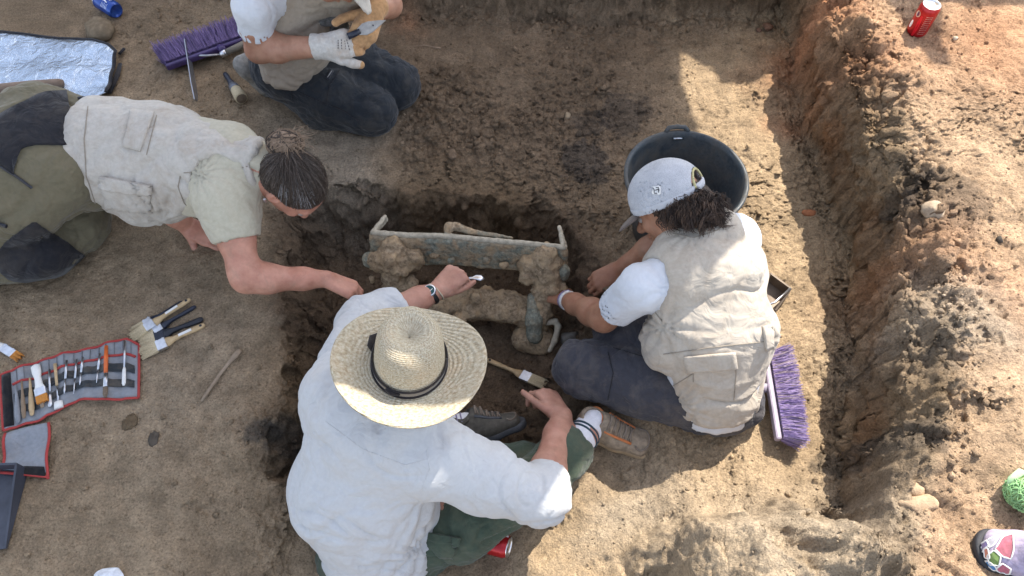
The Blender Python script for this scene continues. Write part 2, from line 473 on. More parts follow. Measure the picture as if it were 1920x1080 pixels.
topfoot = np.array(wline([(-400, -30), (0, -15), (300, -10), (560, 5), (640, 30), (800, 34), (900, 42), (1000, 40), (1150, 50), (1300, 36), (1420, 40), (1500, 30), (1560, 20), (2400, 0)], 0))
BANK = 0.36
def ifun(arr, y):
    o = np.argsort(arr[:, 1]); return np.interp(y, arr[o, 1], arr[o, 0])
def blob(x, y, u, v, z, r):
    p = P(u, v, z); return np.exp(-((x - p[0]) ** 2 + (y - p[1]) ** 2) / (2 * r * r))
def ground_z(x, y, detail=True):
    num = np.zeros(x.shape); den = np.zeros(x.shape)
    for cx, cy, cz in CP:
        w = 1.0 / ((x - cx) ** 2 + (y - cy) ** 2 + 0.004) ** 1.5
        num += w * cz; den += w
    z = num / den
    far = sstep(2.6, 4.5, np.hypot(x, y - 1.2)); z = z * (1 - far)
    wob = 0.045 * fbm2(x, y, 4.2, 11, 4) + 0.016 * fbm2(x, y, 22, 17, 2) + 0.03 * facets2(x, y, 9, 301)
    # the pit: sharp on its top and left, gentle towards the sitters
    d = sdist(x, y, pit) + wob
    soft = np.clip(blob(x, y, 1130, 760, -.1, .22) + blob(x, y, 800, 950, -.1, .30) + blob(x, y, 1050, 880, -.1, .2), 0, 1)
    w = 0.075 + 0.16 * soft + 0.04 * n2(x, y, 3.1, 303)
    pd = sstep(0.5, -0.9, d / w)
    floor_ = -0.28 + 0.012 * fbm2(x, y, 8, 31, 3)
    z = np.where(pd > 0, lerp(z, np.minimum(z, floor_), pd), z)
    # ledge of earth left standing behind and under the bronze
    # right bank
    wob2 = 0.06 * fbm2(x, y, 5, 41, 3) + 0.022 * fbm2(x, y, 24, 47, 3)
    xe = ifun(edge, y); xf = xe - 0.095
    t = (x - xf + wob2 * 0.5) / 0.095
    prof = np.where(t < 0, 0, np.where(t < 0.34, 0.80 * np.clip(t / 0.34, 0, 1) ** 0.8, np.where(t < 1, 0.80 + 0.16 * (t - 0.34) / 0.66, 0.96 + 0.04 * (1 - np.exp(-np.clip(t - 1, 0, 50) * 3)))))
    lump = sstep(0.3, 0.9, t) * np.exp(-np.clip(x - xe, 0, 9) / 0.09)
    hb = (BANK + 0.03 * fbm2(x, y, 3, 53, 2)) * (1 - sstep(4.0, 9.0, np.abs(x)))
    # spoil left standing at the bottom right
    c = P(1420, 1075, .1); wv = 0.35 * fbm2(x, y, 6, 55, 4); q = np.hypot((x - c[0]) / 0.30, (y - c[1]) / 0.15) + wv
    z = z + 0.17 * sstep(1.15, 0.55, q) + sstep(1.3, .8, q) * (0.095 * facets2(x + .03 * n2(x, y, 9, 5), y + .03 * n2(x, y, 9, 6), 6.5, 321) + 0.020 * facets2(x + .01 * n2(x, y, 25, 5), y + .01 * n2(x, y, 25, 6), 17, 323) + .006 * facets2(x, y, 45, 325))
    c = P(1600, 1040, .1); q = np.hypot((x - c[0]) / 0.22, (y - c[1]) / 0.14) + wv
    z = z + 0.10 * sstep(1.2, 0.4, q) + sstep(1.3, .8, q) * (0.060 * facets2(x + .03 * n2(x, y, 9, 5), y + .03 * n2(x, y, 9, 6), 8, 331) + 0.014 * facets2(x, y + .01 * n2(x, y, 25, 6), 20, 333))
    z = z - 0.05 * blob(x, y, 1600, 800, 0, .09) - .05 * blob(x, y, 1590, 550, 0, .08) - .03 * blob(x, y, 1550, 350, 0, .07)
    z = np.maximum(z, lerp(z, hb, np.clip(prof, 0, 1)))
    z = z + lump * (0.030 * fbm2(x, y, 8, 61, 4) + 0.055 * facets2(x + .02 * n2(x, y, 12, 5), y + .02 * n2(x, y, 12, 6), 13, 311) + 0.009 * facets2(x + .008 * n2(x, y, 30, 5), y, 34, 315))
    # bank beyond the top of the dig
    yt = np.interp(x, topfoot[:, 0], topfoot[:, 1]) + 0.05 * fbm2(x, y, 4, 71, 3) + 0.02 * fbm2(x, y, 22, 73, 2)
    tt = sstep(0.0, 0.16, y - yt) * (1 - sstep(5, 9, np.hypot(x, y)))
    z = np.maximum(z, lerp(z, BANK + 0.0 * x, tt * 0.9))
    if not detail: return z
    loose, crumb, bank, right = masks(x, y, z)
    z = z + 0.010 * fbm2(x, y, 3.2, 81, 3) + 0.0080 * fbm2(x, y, 13, 85, 4) + 0.0040 * fbm2(x, y, 50, 88, 3)
    # clods in loose earth
    f1, f2, cid = worley2(x + 0.01 * n2(x, y, 20, 91), y + 0.01 * n2(x, y, 20, 92), 34, 5)
    z = z + (loose * 0.8 + crumb) * (0.016 * np.clip(1 - f1 * 1.5, 0, 1) ** 0.6 * (cid > 0.45) * cid)
    f1, f2, cid = worley2(x, y, 75, 8)
    z = z + (loose + crumb + 0.10) * (0.007 * np.clip(1 - f1 * 1.6, 0, 1) ** 0.6 * (cid > 0.5))
    # trampled, cracked crust on the dry right side and on the bank
    xx = x + 0.012 * fbm2(x, y, 18, 95, 2); yy = y + 0.012 * fbm2(x, y, 18, 96, 2)
    f1, f2, cid = worley2(xx, yy, 26, 12); g1, g2, gid = worley2(xx, yy, 52, 13)
    patchy = sstep(-0.25, 0.5, n2(x, y, 3.3, 97)); patchy2 = sstep(-0.2, 0.5, n2(x, y, 4.7, 98))
    z = z - right * (0.0062 * patchy * np.exp(-((f2 - f1) / 0.10) ** 2) + 0.0042 * patchy2 * np.exp(-((g2 - g1) / 0.12) ** 2)) + right * 0.0022 * cid
    # tread prints: short parallel bars in small oval patches
    for k, (u, v, zz, an, L, wd) in enumerate([(1790, 130, .36, 60, .13, .05), (1850, 330, .36, 100, .13, .05), (1400, 180, 0, 80, .13, .05), (1880, 560, .36, 120, .13, .05), (1850, 700, .36, 70, .13, .05),
                                               (1470, 430, 0, 70, .13, .05), (1500, 560, 0, 100, .12, .05), (1820, 480, .36, 20, .13, .05), (1750, 60, .36, 130, .12, .05)]):
        c = P(u, v, zz); a = math.radians(an); ca, sa = math.cos(a), math.sin(a)
        lx = (x - c[0]) * ca + (y - c[1]) * sa; ly = -(x - c[0]) * sa + (y - c[1]) * ca
        m = sstep(1.1, 0.85, np.sqrt((lx / L) ** 2 + (ly / wd) ** 2))
        z = z - m * (0.003 + 0.0035 * sstep(0.1, 0.7, np.sin((lx + 0.35 * np.abs(ly)) * 2 * math.pi / 0.019 + k)) * (0.5 + 0.5 * sstep(-.3, .3, n2(x, y, 30, k))))
    # scraped trowel lines on the bench at left
    z = z + (1 - loose) * (1 - right) * 0.0018 * n2(x * 0.35 + y * 0.9, x * 0.15 - y * 0.05, 42, 101)
    return z
def masks(x, y, z):
    wx = x + 0.10 * fbm2(x, y, 4, 111, 3); wy = y + 0.10 * fbm2(x, y, 4, 115, 3)
    loose = np.clip(1.2 * blob(wx, wy, 930, 260, 0, .25) + 1.0 * blob(wx, wy, 820, 200, 0, .13) + 0.9 * blob(wx, wy, 1120, 210, 0, .15) + .8 * blob(wx, wy, 1330, 60, 0, .16) + .8 * blob(wx, wy, 1100, 80, 0, .2)
                    + 0.9 * blob(wx, wy, 480, 810, -.02, .06) + .5 * blob(wx, wy, 300, 40, 0, .22) + .5 * blob(wx, wy, 60, 30, 0, .2) + .6 * blob(wx, wy, 1120, 400, -.1, .14) - .25, 0, 1)
    loose = np.maximum(loose, sstep(0.06, -0.02, sdist(x, y, pit)) * (0.5 + 0.3 * n2(x, y, 7, 120)))
    xe = ifun(edge, y); xf = xe - 0.095
    crumb = np.clip(sstep(xf - 0.14, xf, x) * sstep(xe + 0.16, xe + 0.02, x), 0, 1) * (0.55 + 0.6 * np.clip(n2(x, y, 8, 125), -1, 1))
    crumb = np.maximum(crumb, np.clip(1.3 * (blob(wx, wy, 1400, 1050, .15, .12) + blob(wx, wy, 1240, 1075, 0, .10) + blob(wx, wy, 1560, 1010, .1, .14)), 0, 1) * 0.16)
    yt = np.interp(x, topfoot[:, 0], topfoot[:, 1]); crumb = np.maximum(crumb, sstep(yt - 0.10, yt, y) * 0.8)
    crumb = np.clip(crumb, 0, 1)
    bank = sstep(xe - 0.02, xe + 0.05, x)
    right = np.clip(np.maximum(bank, sstep(1180, 1300, 960 + x * 640) * (1 - loose)), 0, 1)
    right = np.maximum(right, sstep(.66, .50, y) * sstep(0.0, .10, x))
    return loose, crumb, bank, right
def axis_pts(lo, hi, step, far):
    a = list(np.arange(lo, hi, step)); s = step; x = a[-1]; y = a[0]; r = []; l = []
    while x < far: s *= 1.35; x += s; r.append(x)
    s = step
    while y > -far: s *= 1.35; y -= s; l.append(y)
    return np.array(l[::-1] + a + r)
GS = 0.0052
gx = axis_pts(-1.75, 1.85, .0095, 90); gy = axis_pts(0.18, 2.78, .0095, 90)
GX, GY = np.meshgrid(gx, gy, indexing='ij')
GZ = ground_z(GX, GY)
def gz(x, y):
    i = int(np.clip(np.searchsorted(gx, x) - 1, 0, len(gx) - 2)); j = int(np.clip(np.searchsorted(gy, y) - 1, 0, len(gy) - 2))
    a = (x - gx[i]) / (gx[i + 1] - gx[i]); b = (y - gy[j]) / (gy[j + 1] - gy[j])
    return float((GZ[i, j] * (1 - a) + GZ[i + 1, j] * a) * (1 - b) + (GZ[i, j + 1] * (1 - a) + GZ[i + 1, j + 1] * a) * b)
def G(u, v, lift=0.0):
    """point of the ground seen at a photo pixel"""
    r = ray_px(u, v); t0 = 0.8 / -r.z; p = CAMV + r * t0
    st = 0.01
    for _ in range(600):
        q = p + r * st
        if q.z <= gz(q.x, q.y):
            for _ in range(12):
                m = (p + q) / 2
                if m.z <= gz(m.x, m.y): q = m
                else: p = m
            break
        p = q
    return Vector((q.x, q.y, gz(q.x, q.y) + lift))
def ground_colour(x, y, z):
    loose, crumb, bank, right = masks(x, y, z)
    wx = x + 0.07 * fbm2(x, y, 5, 131, 4); wy = y + 0.07 * fbm2(x, y, 5, 135, 4)
    col = np.empty(x.shape + (3,)); col[...] = (0.340, 0.258, 0.172)
    def mixc(m, c):
        m = np.clip(m, 0, 1)[..., None]; col[...] = col * (1 - m) + np.array(c) * m
    mixc(0.5 + 0.5 * fbm2(x, y, 2.2, 141, 4), (0.295, 0.215, 0.138))
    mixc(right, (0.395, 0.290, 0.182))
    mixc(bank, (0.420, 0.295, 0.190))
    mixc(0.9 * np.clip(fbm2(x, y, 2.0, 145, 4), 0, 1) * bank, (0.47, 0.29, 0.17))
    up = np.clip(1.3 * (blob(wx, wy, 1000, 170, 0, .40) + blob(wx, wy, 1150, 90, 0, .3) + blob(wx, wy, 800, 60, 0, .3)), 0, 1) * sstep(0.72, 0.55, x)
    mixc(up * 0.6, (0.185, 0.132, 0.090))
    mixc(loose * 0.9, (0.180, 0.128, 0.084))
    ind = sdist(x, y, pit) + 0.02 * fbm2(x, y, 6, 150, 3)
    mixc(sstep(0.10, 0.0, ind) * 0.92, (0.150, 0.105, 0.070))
    mixc(np.clip(blob(wx, wy, 560, 720, -.05, .10) + .7 * blob(wx, wy, 800, 345, 0, .10) + .7 * blob(wx, wy, 950, 380, 0, .1), 0, 1) * .6, (0.17, 0.105, 0.05))
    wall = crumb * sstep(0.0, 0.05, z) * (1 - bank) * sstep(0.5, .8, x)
    mixc(wall * .9, (0.100, 0.064, 0.038))  # brown wall earth, taken darker to deepen the shade on the wall
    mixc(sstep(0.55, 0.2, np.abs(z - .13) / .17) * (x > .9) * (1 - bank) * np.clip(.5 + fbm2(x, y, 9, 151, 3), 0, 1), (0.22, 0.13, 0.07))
    for u, v, zz, r, s in ((1110, 310, 0, .075, .72), (1175, 215, 0, .10, .55), (1105, 240, 0, .06, .5), (480, 812, -.02, .05, .75), (1700, 470, .1, .09, .5), (1730, 330, .34, .05, .5), (1745, 630, .3, .05, .35), (1760, 700, .3, .035, .3), (1590, 890, 0, .06, .6), (545, 830, -.1, .06, .7), (1000, 900, -.12, .05, .3)):
        mixc(sstep(.38, .62, blob(wx, wy, u, v, zz, r) + np.sqrt(blob(wx, wy, u, v, zz, r)) * (.30 * fbm2(x, y, 22, 161, 3) + .22 * n2(x, y, 80, 165))) * s, (0.068, 0.058, 0.050))
    for u, v, zz, r, s in ((1490, 150, 0, .10, .7), (1480, 120, 0, .08, .5), (1470, 250, 0, .05, .6), (1860, 80, .36, .18, .55), (1700, 520, .2, .09, .4), (1640, 120, .34, .1, .5), (1880, 540, .36, .1, .35), (760, 45, 0, .05, .4)):
        mixc(np.clip(blob(wx, wy, u, v, zz, r), 0, 1) * s, (0.44, 0.205, 0.105))
    for u, v, zz, r, s in ((1150, 985, -.1, .07, .5), (620, 280, 0, .18, .5), (650, 330, 0, .08, .5), (1780, 560, .36, .12, .4), (1850, 600, .36, .1, .5), (330, 700, 0, .2, .25), (1220, 940, -.06, .1, .3), (1400, 1040, .1, .14, .5), (1560, 1020, .1, .12, .35)):
        mixc(np.clip(blob(wx, wy, u, v, zz, r), 0, 1) * s, (0.37, 0.315, 0.245))
    q = np.stack([x.ravel(), y.ravel(), z.ravel()], 1)
    sp = noise3(q * 16, 170) + .6 * noise3(q * 37, 171) + .5 * noise3(q * 85, 172); col *= (1 + 0.30 * sp.reshape(x.shape))[..., None]
    sp = fbm2(x, y, 5, 175, 3, 0.6); col *= (1 + 0.18 * sp)[..., None]
    return np.clip(col, 0.015, 0.6)
def refine(a, lo, hi, step):
    return np.unique(np.concatenate([a[(a < lo) | (a > hi)], np.arange(lo, hi, step)]))
mx_ = refine(refine(axis_pts(-1.75, 1.85, GS, 90), -.70, -.50, .0026), 1.015, 1.13, .0011); my_ = refine(axis_pts(0.18, 2.78, GS, 90), 1.46, 1.72, .0026)
MX, MY = np.meshgrid(mx_, my_, indexing='ij')
MX = MX + (ifun(edge, np.clip(MY, .2, 2.6)) - 1.165) * sstep(0.30, 0.95, MX) * sstep(2.4, 1.35, MX)
MZ = ground_z(MX, MY)
nx_, ny_ = MX.shape
gi = np.arange(nx_ * ny_).reshape(nx_, ny_)
gq = np.stack([gi[:-1, :-1], gi[1:, :-1], gi[1:, 1:], gi[:-1, 1:]], -1).reshape(-1, 4)
t = NT('soil'); at = t.n('ShaderNodeAttribute', attribute_name='soil_colour'); co = t.coord('Object')
sp1 = t.noise(co, 160, 5, 0.7); sp2 = t.noise(co, 620, 3, 0.7)
c1 = t.mix(t.ramp(sp1, [(0.32, (.62, .62, .62)), (0.5, (1, 1, 1)), (0.72, (1.22, 1.2, 1.16))]), rgb(0, 0, 0), at.outputs['Color'])
mul = t.n('ShaderNodeMix', data_type='RGBA', blend_type='MULTIPLY'); mul.inputs[0].default_value = 1
t.l(at.outputs['Color'], mul.inputs[6]); t.l(t.ramp(sp1, [(0.30, (.42, .42, .42)), (0.44, (.88, .88, .88)), (0.56, (1.05, 1.05, 1.05)), (0.72, (1.5, 1.46, 1.40))]), mul.inputs[7])
vo = t.n('ShaderNodeTexVoronoi', feature='F1'); vo.inputs['Scale'].default_value = 210; t.l(co, vo.inputs['Vector'])
sp0 = t.noise(co, 48, 5, .7, .5); b0 = t.bump(sp0, .7, .014); b1 = t.bump(sp1, 0.8, 0.008, b0); b2 = t.bump(sp2, 0.6, 0.003, b1); b3 = t.bump(vo.outputs['Distance'], 0.45, 0.003, b2)
SOIL = t.fin(mul.outputs[2], 0.95, b3, 0, 0.12)
pos = np.stack([MX, MY, MZ], -1); nr_ = np.cross(np.gradient(pos, axis=0), np.gradient(pos, axis=1)); nr_ /= np.linalg.norm(nr_, axis=-1, keepdims=True) + 1e-12
gvt = pos.reshape(-1, 3).copy(); gnr = nr_.reshape(-1, 3); steep = sstep(0.93, 0.62, gnr[:, 2]) * (1 - .8 * sstep(.64, .52, gvt[:, 1]) * sstep(.12, .24, gvt[:, 0]))
sel = steep > 0.02; ps = gvt[sel]; ps = ps + .02 * np.stack([noise3(ps * 9, 186), noise3(ps * 9, 187), noise3(ps * 9, 188)], 1)
gvt[sel] += gnr[sel] * (steep[sel] * (0.030 * noise3(ps * 7, 181) - 0.034 * np.abs(noise3(ps * 15, 182)) + 0.016 * noise3(ps * 34, 183) + 0.010 * noise3(ps * 75, 184) + .008))[:, None]
ground = mesh_obj('ground', gvt, gq, SOIL)
ground['kind'] = 'structure'
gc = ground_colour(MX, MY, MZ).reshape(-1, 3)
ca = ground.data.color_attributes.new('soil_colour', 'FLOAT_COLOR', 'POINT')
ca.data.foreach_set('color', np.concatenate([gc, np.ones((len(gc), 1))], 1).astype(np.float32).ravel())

# ------------------------------------------------------------------ loose clods and grit: nobody could count them
def scatter():
    rng = np.random.default_rng(5)
    bm = bmesh.new(); bmesh.ops.create_icosphere(bm, subdivisions=1, radius=1)
    bv = np.array([v.co[:] for v in bm.verts]); bf = np.array([[v.index for v in f.verts] for f in bm.faces]); bm.free()
    N = 260000
    x = rng.uniform(-1.6, 1.8, N); y = rng.uniform(0.22, 2.7, N)
    z = np.zeros(N); lo, cr, bk, rt = masks(x, y, np.full(N, .1))
    den = 0.040 - 0.026 * rt + 0.30 * lo + 0.22 * cr + 0.012 * rt
    den += 0.13 * sstep(0.15, 0.55, fbm2(x, y, 5, 201, 3))
    keep = rng.random(N) < den * 0.50; x, y, lo, cr = x[keep], y[keep], lo[keep], cr[keep]
    ne = 700; ye = rng.uniform(0.4, 2.6, ne); xe_ = ifun(edge, ye) + np.abs(rng.normal(0, .05, ne)) - .012
    x = np.concatenate([x, xe_]); y = np.concatenate([y, ye]); lo = np.concatenate([lo, np.zeros(ne)]); cr = np.concatenate([cr, np.ones(ne)])
    n = len(x)
    r = 0.0016 + 0.0026 * rng.random(n) ** 2 + (rng.random(n) < 0.12) * rng.random(n) * 0.006 + (rng.random(n) < 0.03 * (lo + cr)) * rng.random(n) * 0.013
    r[-ne:] = .002 + .011 * rng.random(ne) ** 4
    ax = rng.normal(size=(n, 3)); ax /= np.linalg.norm(ax, axis=1)[:, None]; an = rng.uniform(0, 6.28, n)
    K = np.zeros((n, 3, 3)); K[:, 0, 1] = -ax[:, 2]; K[:, 0, 2] = ax[:, 1]; K[:, 1, 0] = ax[:, 2]; K[:, 1, 2] = -ax[:, 0]; K[:, 2, 0] = -ax[:, 1]; K[:, 2, 1] = ax[:, 0]
    R = np.eye(3) + np.sin(an)[:, None, None] * K + (1 - np.cos(an))[:, None, None] * (K @ K)
    sh = rng.uniform(0.6, 1.25, (n, 1, 3)); jit = 1 + rng.uniform(-0.34, 0.30, (n, len(bv), 1))
    v = np.einsum('nij,nkj->nki', R, bv[None] * sh * jit) * r[:, None, None]
    zz = np.array([gz(a, b) for a, b in zip(x, y)])
    v += np.stack([x, y, zz + r * 0.35], 1)[:, None, :]
    f = (bf[None] + (np.arange(n) * len(bv))[:, None, None]).reshape(-1, 3)
    o = mesh_obj('loose_clods', v.reshape(-1, 3), f, SOIL, None, False); o['kind'] = 'stuff'
    o['label'] = 'crumbs and small clods of loose brown earth scattered over the dig'; o['category'] = 'loose earth'
    c = ground_colour(x, y, zz) * rng.uniform(0.8, 1.35, (n, 1)); c = np.repeat(c, len(bv), 0)
    a = o.data.color_attributes.new('soil_colour', 'FLOAT_COLOR', 'POINT')
    a.data.foreach_set('color', np.concatenate([c, np.ones((len(c), 1))], 1).astype(np.float32).ravel())
    print('clods', n)
scatter()

# ------------------------------------------------------------------ unseen sheet added overhead, its outline cut to cast the shade on the dig
def SPL(u, v, z):
    p = P(u, v, z); return (p.x - z * SHX, p.y - z * SHY, 0)
BV = {}
def SPV(u, v, key, z):
    h = hit(BV[key], u, v) if key in BV else None
    print('cutout', key, u, v, h)
    return SPL(u, v, z) if h is None else (h.x - h.z * SHX, h.y - h.z * SHY, 0)
def shade_cutout():
    pts = [(1.9, 1.86, 0), (1.30, 1.89, 0), (1.26, 1.60, 0), (1.20, 1.60, 0), (1.17, 1.885, 0), (1.12, 2.02, 0), (1.13, 2.16, 0)]
    px = [(1500, 108, 0), (1480, 112, 0), (1425, 150, 0), (1390, 158, 0), (1348, 157, 0), (1345, 146, 0), (1335, 132, 0), (1275, 98, 0), (1278, 150, 0), (1298, 205, 0), (1312, 250, 0)]
    for q in px: p = P(*q); pts.append((p[0], p[1], 0))
    pts += [SPV(1398, 447, 'vest_r', .40), SPV(1320, 530, 'vest_r', .35), SPV(1243, 607, 'vest_r', .31), SPL(1095, 895, -.1), SPL(950, 1080, -.15), (-.01, .34, 0), (-.10, .20, 0), SPV(792, 932, 'shirt', .3), SPV(806, 866, 'shirt', .33), (-.345, .285, 0), (-.483, .275, 0), (-.610, .300, 0), (-.68, .28, 0), (-.72, .10, 0), (-0.9, -.6, 0), (-1.9, -.5, 0), (-2.5, 1.0, 0), (-2.4, 2.75, 0), (1.9, 2.85, 0)]
    zt = 2.9
    o2 = [(x + zt * SHX, y + zt * SHY) for x, y, _ in pts]
    t = thing('shade_cutout', 'unseen tan sheet added overhead, cut to the outline of the shade on the diggers', 'added shade cutout', (0, 0, 0))
    m = MB(); m.prism(o2, zt, zt + 0.004)
    sm_ = mat_cloth('cutout', (.74, .70, .63), dirt_amt=.1); nt_ = sm_.node_tree; tr_ = nt_.nodes.new('ShaderNodeBsdfTranslucent'); tr_.inputs[0].default_value = (.80, .76, .70, 1); mx2 = nt_.nodes.new('ShaderNodeMixShader'); mx2.inputs[0].default_value = .30
    nt_.links.new(nt_.nodes['Principled BSDF'].outputs[0], mx2.inputs[1]); nt_.links.new(tr_.outputs[0], mx2.inputs[2]); nt_.links.new(mx2.outputs[0], nt_.nodes['Material Output'].inputs[0])
    m.build('cutout_sheet', sm_, t)
    return t
# ================================================================== small things lying about
def mat_metal(name, c, rough=0.35, var=0.15): return mat_plain(name, c, rough, 1.0, var, 60, 0.05)
STEEL = mat_metal('steel', (.62, .63, .66), .32); DULL = mat_metal('dull_steel', (.42, .42, .44), .45)
WOOD = mat_plain('pale_wood', (.50, .36, .20), .6, 0, .2, 60); WOODG = mat_plain('weathered_wood', (.27, .205, .145), .8, 0, .25, 50)
BLACKP = mat_plain('black_plastic', (.018, .020, .028), .38, 0, .2, 40); NAVYP = mat_plain('navy_paint', (.020, .024, .040), .35, 0, .2, 40)
BRISTLE = mat_plain('pale_bristle', (.52, .43, .28), .85, 0, .22, 300, .6); ORANGE = mat_plain('orange_bristle', (.55, .22, .04), .75, 0, .25, 300, .5)
WHITEP = mat_plain('white_paint', (.74, .73, .70), .5, 0, .08, 40); REDP = mat_plain('red_binding', (.36, .045, .040), .8, 0, .15, 400, .3)
BROWNB = mat_plain('brown_bristle', (.16, .12, .085), .9, 0, .3, 300, .6)
def frame_of(a, b, up=Vector((0, 0, 1))):
    """matrix at a with +x towards b"""
    x = (b - a).normalized(); z = (up - x * up.dot(x)).normalized(); y = z.cross(x)
    return Matrix(((x.x, y.x, z.x, a.x), (x.y, y.y, z.y, a.y), (x.z, y.z, z.z, a.z), (0, 0, 0, 1)))
def place(o, M): o.matrix_world = M; o.location, q, s = M.decompose(); o.rotation_euler = q.to_euler(); return o
def slab(sections, thick, seg=1):
    """flat handle shape: sections = (x, half width, z, half thickness); rounded box section"""
    m = MB(); v = []; f = []; n = 8
    for x, w, z, t in sections:
        for k in range(n):
            a = 2 * math.pi * (k + 0.5) / n; c, s = math.cos(a), math.sin(a)
            v.append((x, w * math.copysign(min(1, abs(c) * 1.25), c), z + t * math.copysign(min(1, abs(s) * 1.25), s)))
    for k in range(len(sections) - 1):
        for j in range(n): a = k * n + j; b = k * n + (j + 1) % n; f.append((a, b, b + n, a + n))
    f.append(tuple(range(n - 1, -1, -1))); f.append(tuple((len(sections) - 1) * n + j for j in range(n)))
    return m.add(v, f)
def flat_brush(name, label, tip, end, width, hmat, bmat, fmat=None, group=None, cat='paintbrush', lift=0.008, hole=True, bl=0.27, fl=0.14, sticker=None, tipl=None):
    a = G(*tip, 0.007 if tipl is None else tipl); b = G(*end, lift); L = (b - a).length; w = width / 2
    o = thing(name, label, cat, a, group); place(o, frame_of(a, b))
    m = MB(); rnd = random.Random(hash(tip) & 255); nb = 26                      # bristles: a slab with a ragged, separate tip
    for k in range(nb):
        y = -w + 2 * w * (k + .5) / nb; l0 = rnd.uniform(0, 0.012); dy = rnd.uniform(-.0015, .0015) + y * .12; zz = rnd.uniform(-.001, .001)
        m.add([(L * bl, y - w / nb, -.0055), (L * bl, y + w / nb, -.0055), (L * bl, y + w / nb, .0055), (L * bl, y - w / nb, .0055),
               (l0, y + dy - w / nb * .8, -.002 + zz), (l0, y + dy + w / nb * .8, -.002 + zz), (l0, y + dy + w / nb * .8, .002 + zz), (l0, y + dy - w / nb * .8, .002 + zz)],
              [(3, 2, 1, 0), (4, 5, 6, 7), (0, 1, 5, 4), (1, 2, 6, 5), (2, 3, 7, 6), (3, 0, 4, 7)])
    m.build('bristles', bmat, o, local=True)
    f0, f1 = L * (bl - .01), L * (bl + fl)
    m = MB(); m.box(((f0 + f1) / 2, 0, 0), (f1 - f0, 2 * w * 1.04, .013)); fe = m.build('ferrule', fmat or STEEL, o, local=True, bevel=.002)
    m = MB()
    for q in (.2, .8): m.box((lerp(f0, f1, q), 0, 0), (.0025, 2 * w * 1.06, .0145))
    m.build('ferrule_ridge', fmat or STEEL, fe, local=True)
    m = slab([(f1 - .002, w * .93, 0, .006), (f1 + L * .04, w * .80, 0, .0075), (f1 + L * .12, w * .42, .001, .008), (L * .62, w * .33, .001, .0075), (L * .82, w * .46, 0, .0065), (L * .95, w * .48, 0, .006), (L * .985, w * .36, 0, .005), (L, w * .12, 0, .003)], 0)
    h = m.build('handle', hmat, o, True, local=True)
    if hole:
        m = MB(); m.lathe([(.0045, 0.0072), (.0045, .0078), (0.0001, .0078)], 10, Matrix.Translation((L * .94, 0, -.001))); m.build('hanging_hole', BLACKP, h, local=True)
    if sticker:
        m = MB(); m.box((L * .70, 0, .0082), (L * .20, w * .5, .0008)); m.build('printed_label', sticker, h, local=True)
    return o
bg = 'flat brushes laid out beside the tool roll'
flat_brush('flat_brush', 'dark handled flat brush lying furthest up in the fan of brushes by the tool roll', (247, 628), (345, 568), .034, NAVYP, BRISTLE, group=bg, tipl=.006, lift=.007)
flat_brush('flat_brush', 'pale wooden flat brush with paint-specked handle crossing the dark ones in the fan', (246, 640), (361, 566), .030, WOOD, BRISTLE, group=bg, sticker=WHITEP, tipl=.014, lift=.018)
flat_brush('flat_brush', 'slim dark flat brush between the two pale wooden brushes of the fan', (262, 640), (369, 576), .026, NAVYP, BRISTLE, group=bg, hole=False, tipl=.008, lift=.007)
flat_brush('flat_brush', 'broad dark flat brush with navy ferrule next to the lowest pale brush', (260, 648), (383, 600), .040, BLACKP, BRISTLE, NAVYP, group=bg, tipl=.008)
flat_brush('flat_brush', 'pale wooden flat brush with white printed handle at the lower edge of the fan', (264, 668), (386, 611), .036, WOOD, BRISTLE, group=bg, sticker=WHITEP, tipl=.010)
flat_brush('flat_brush', 'small white brush with orange bristles alone at the left edge of the bench', (43, 675), (-50, 618), .026, WHITEP, ORANGE, bl=.16, fl=.22)
flat_brush('flat_brush', 'wooden flat brush lying on the dark pit floor by the straw hat', (1024, 724), (913, 676), .034, WOOD, BRISTLE, sticker=None)
def round_brush():
    a = G(458, 196, .03); b = G(424, 143, .014); L = (b - a).length
    o = thing('round_brush', 'fat round dusting brush with black handle near the kneeling digger', 'paintbrush', a); place(o, frame_of(a, b))
    def al(p): return [(Vector((z, r * 0, 0)), r) for r, z in p]
    def rod(prof, name, mat):
        m = MB(); m.tube([(x, 0, 0) for x, r in prof], [r for x, r in prof], 16); return m.build(name, mat, o, True, True)
    rod([(0, .021), (.004, .0235), (.02, .024), (L * .36, .019)], 'bristles', BRISTLE)
    rod([(-.001, .019), (.002, .0205), (.003, .015)], 'bristle_tips', BROWNB)
    rod([(L * .35, .0195), (L * .37, .02), (L * .5, .018), (L * .52, .014)], 'ferrule', mat_plain('grey_ferrule', (.16, .17, .20), .4, .6))
    rod([(L * .5, .012), (L * .6, .013), (L * .72, .009), (L * .9, .0105), (L * .98, .009), (L, .004)], 'handle', NAVYP)
round_brush()

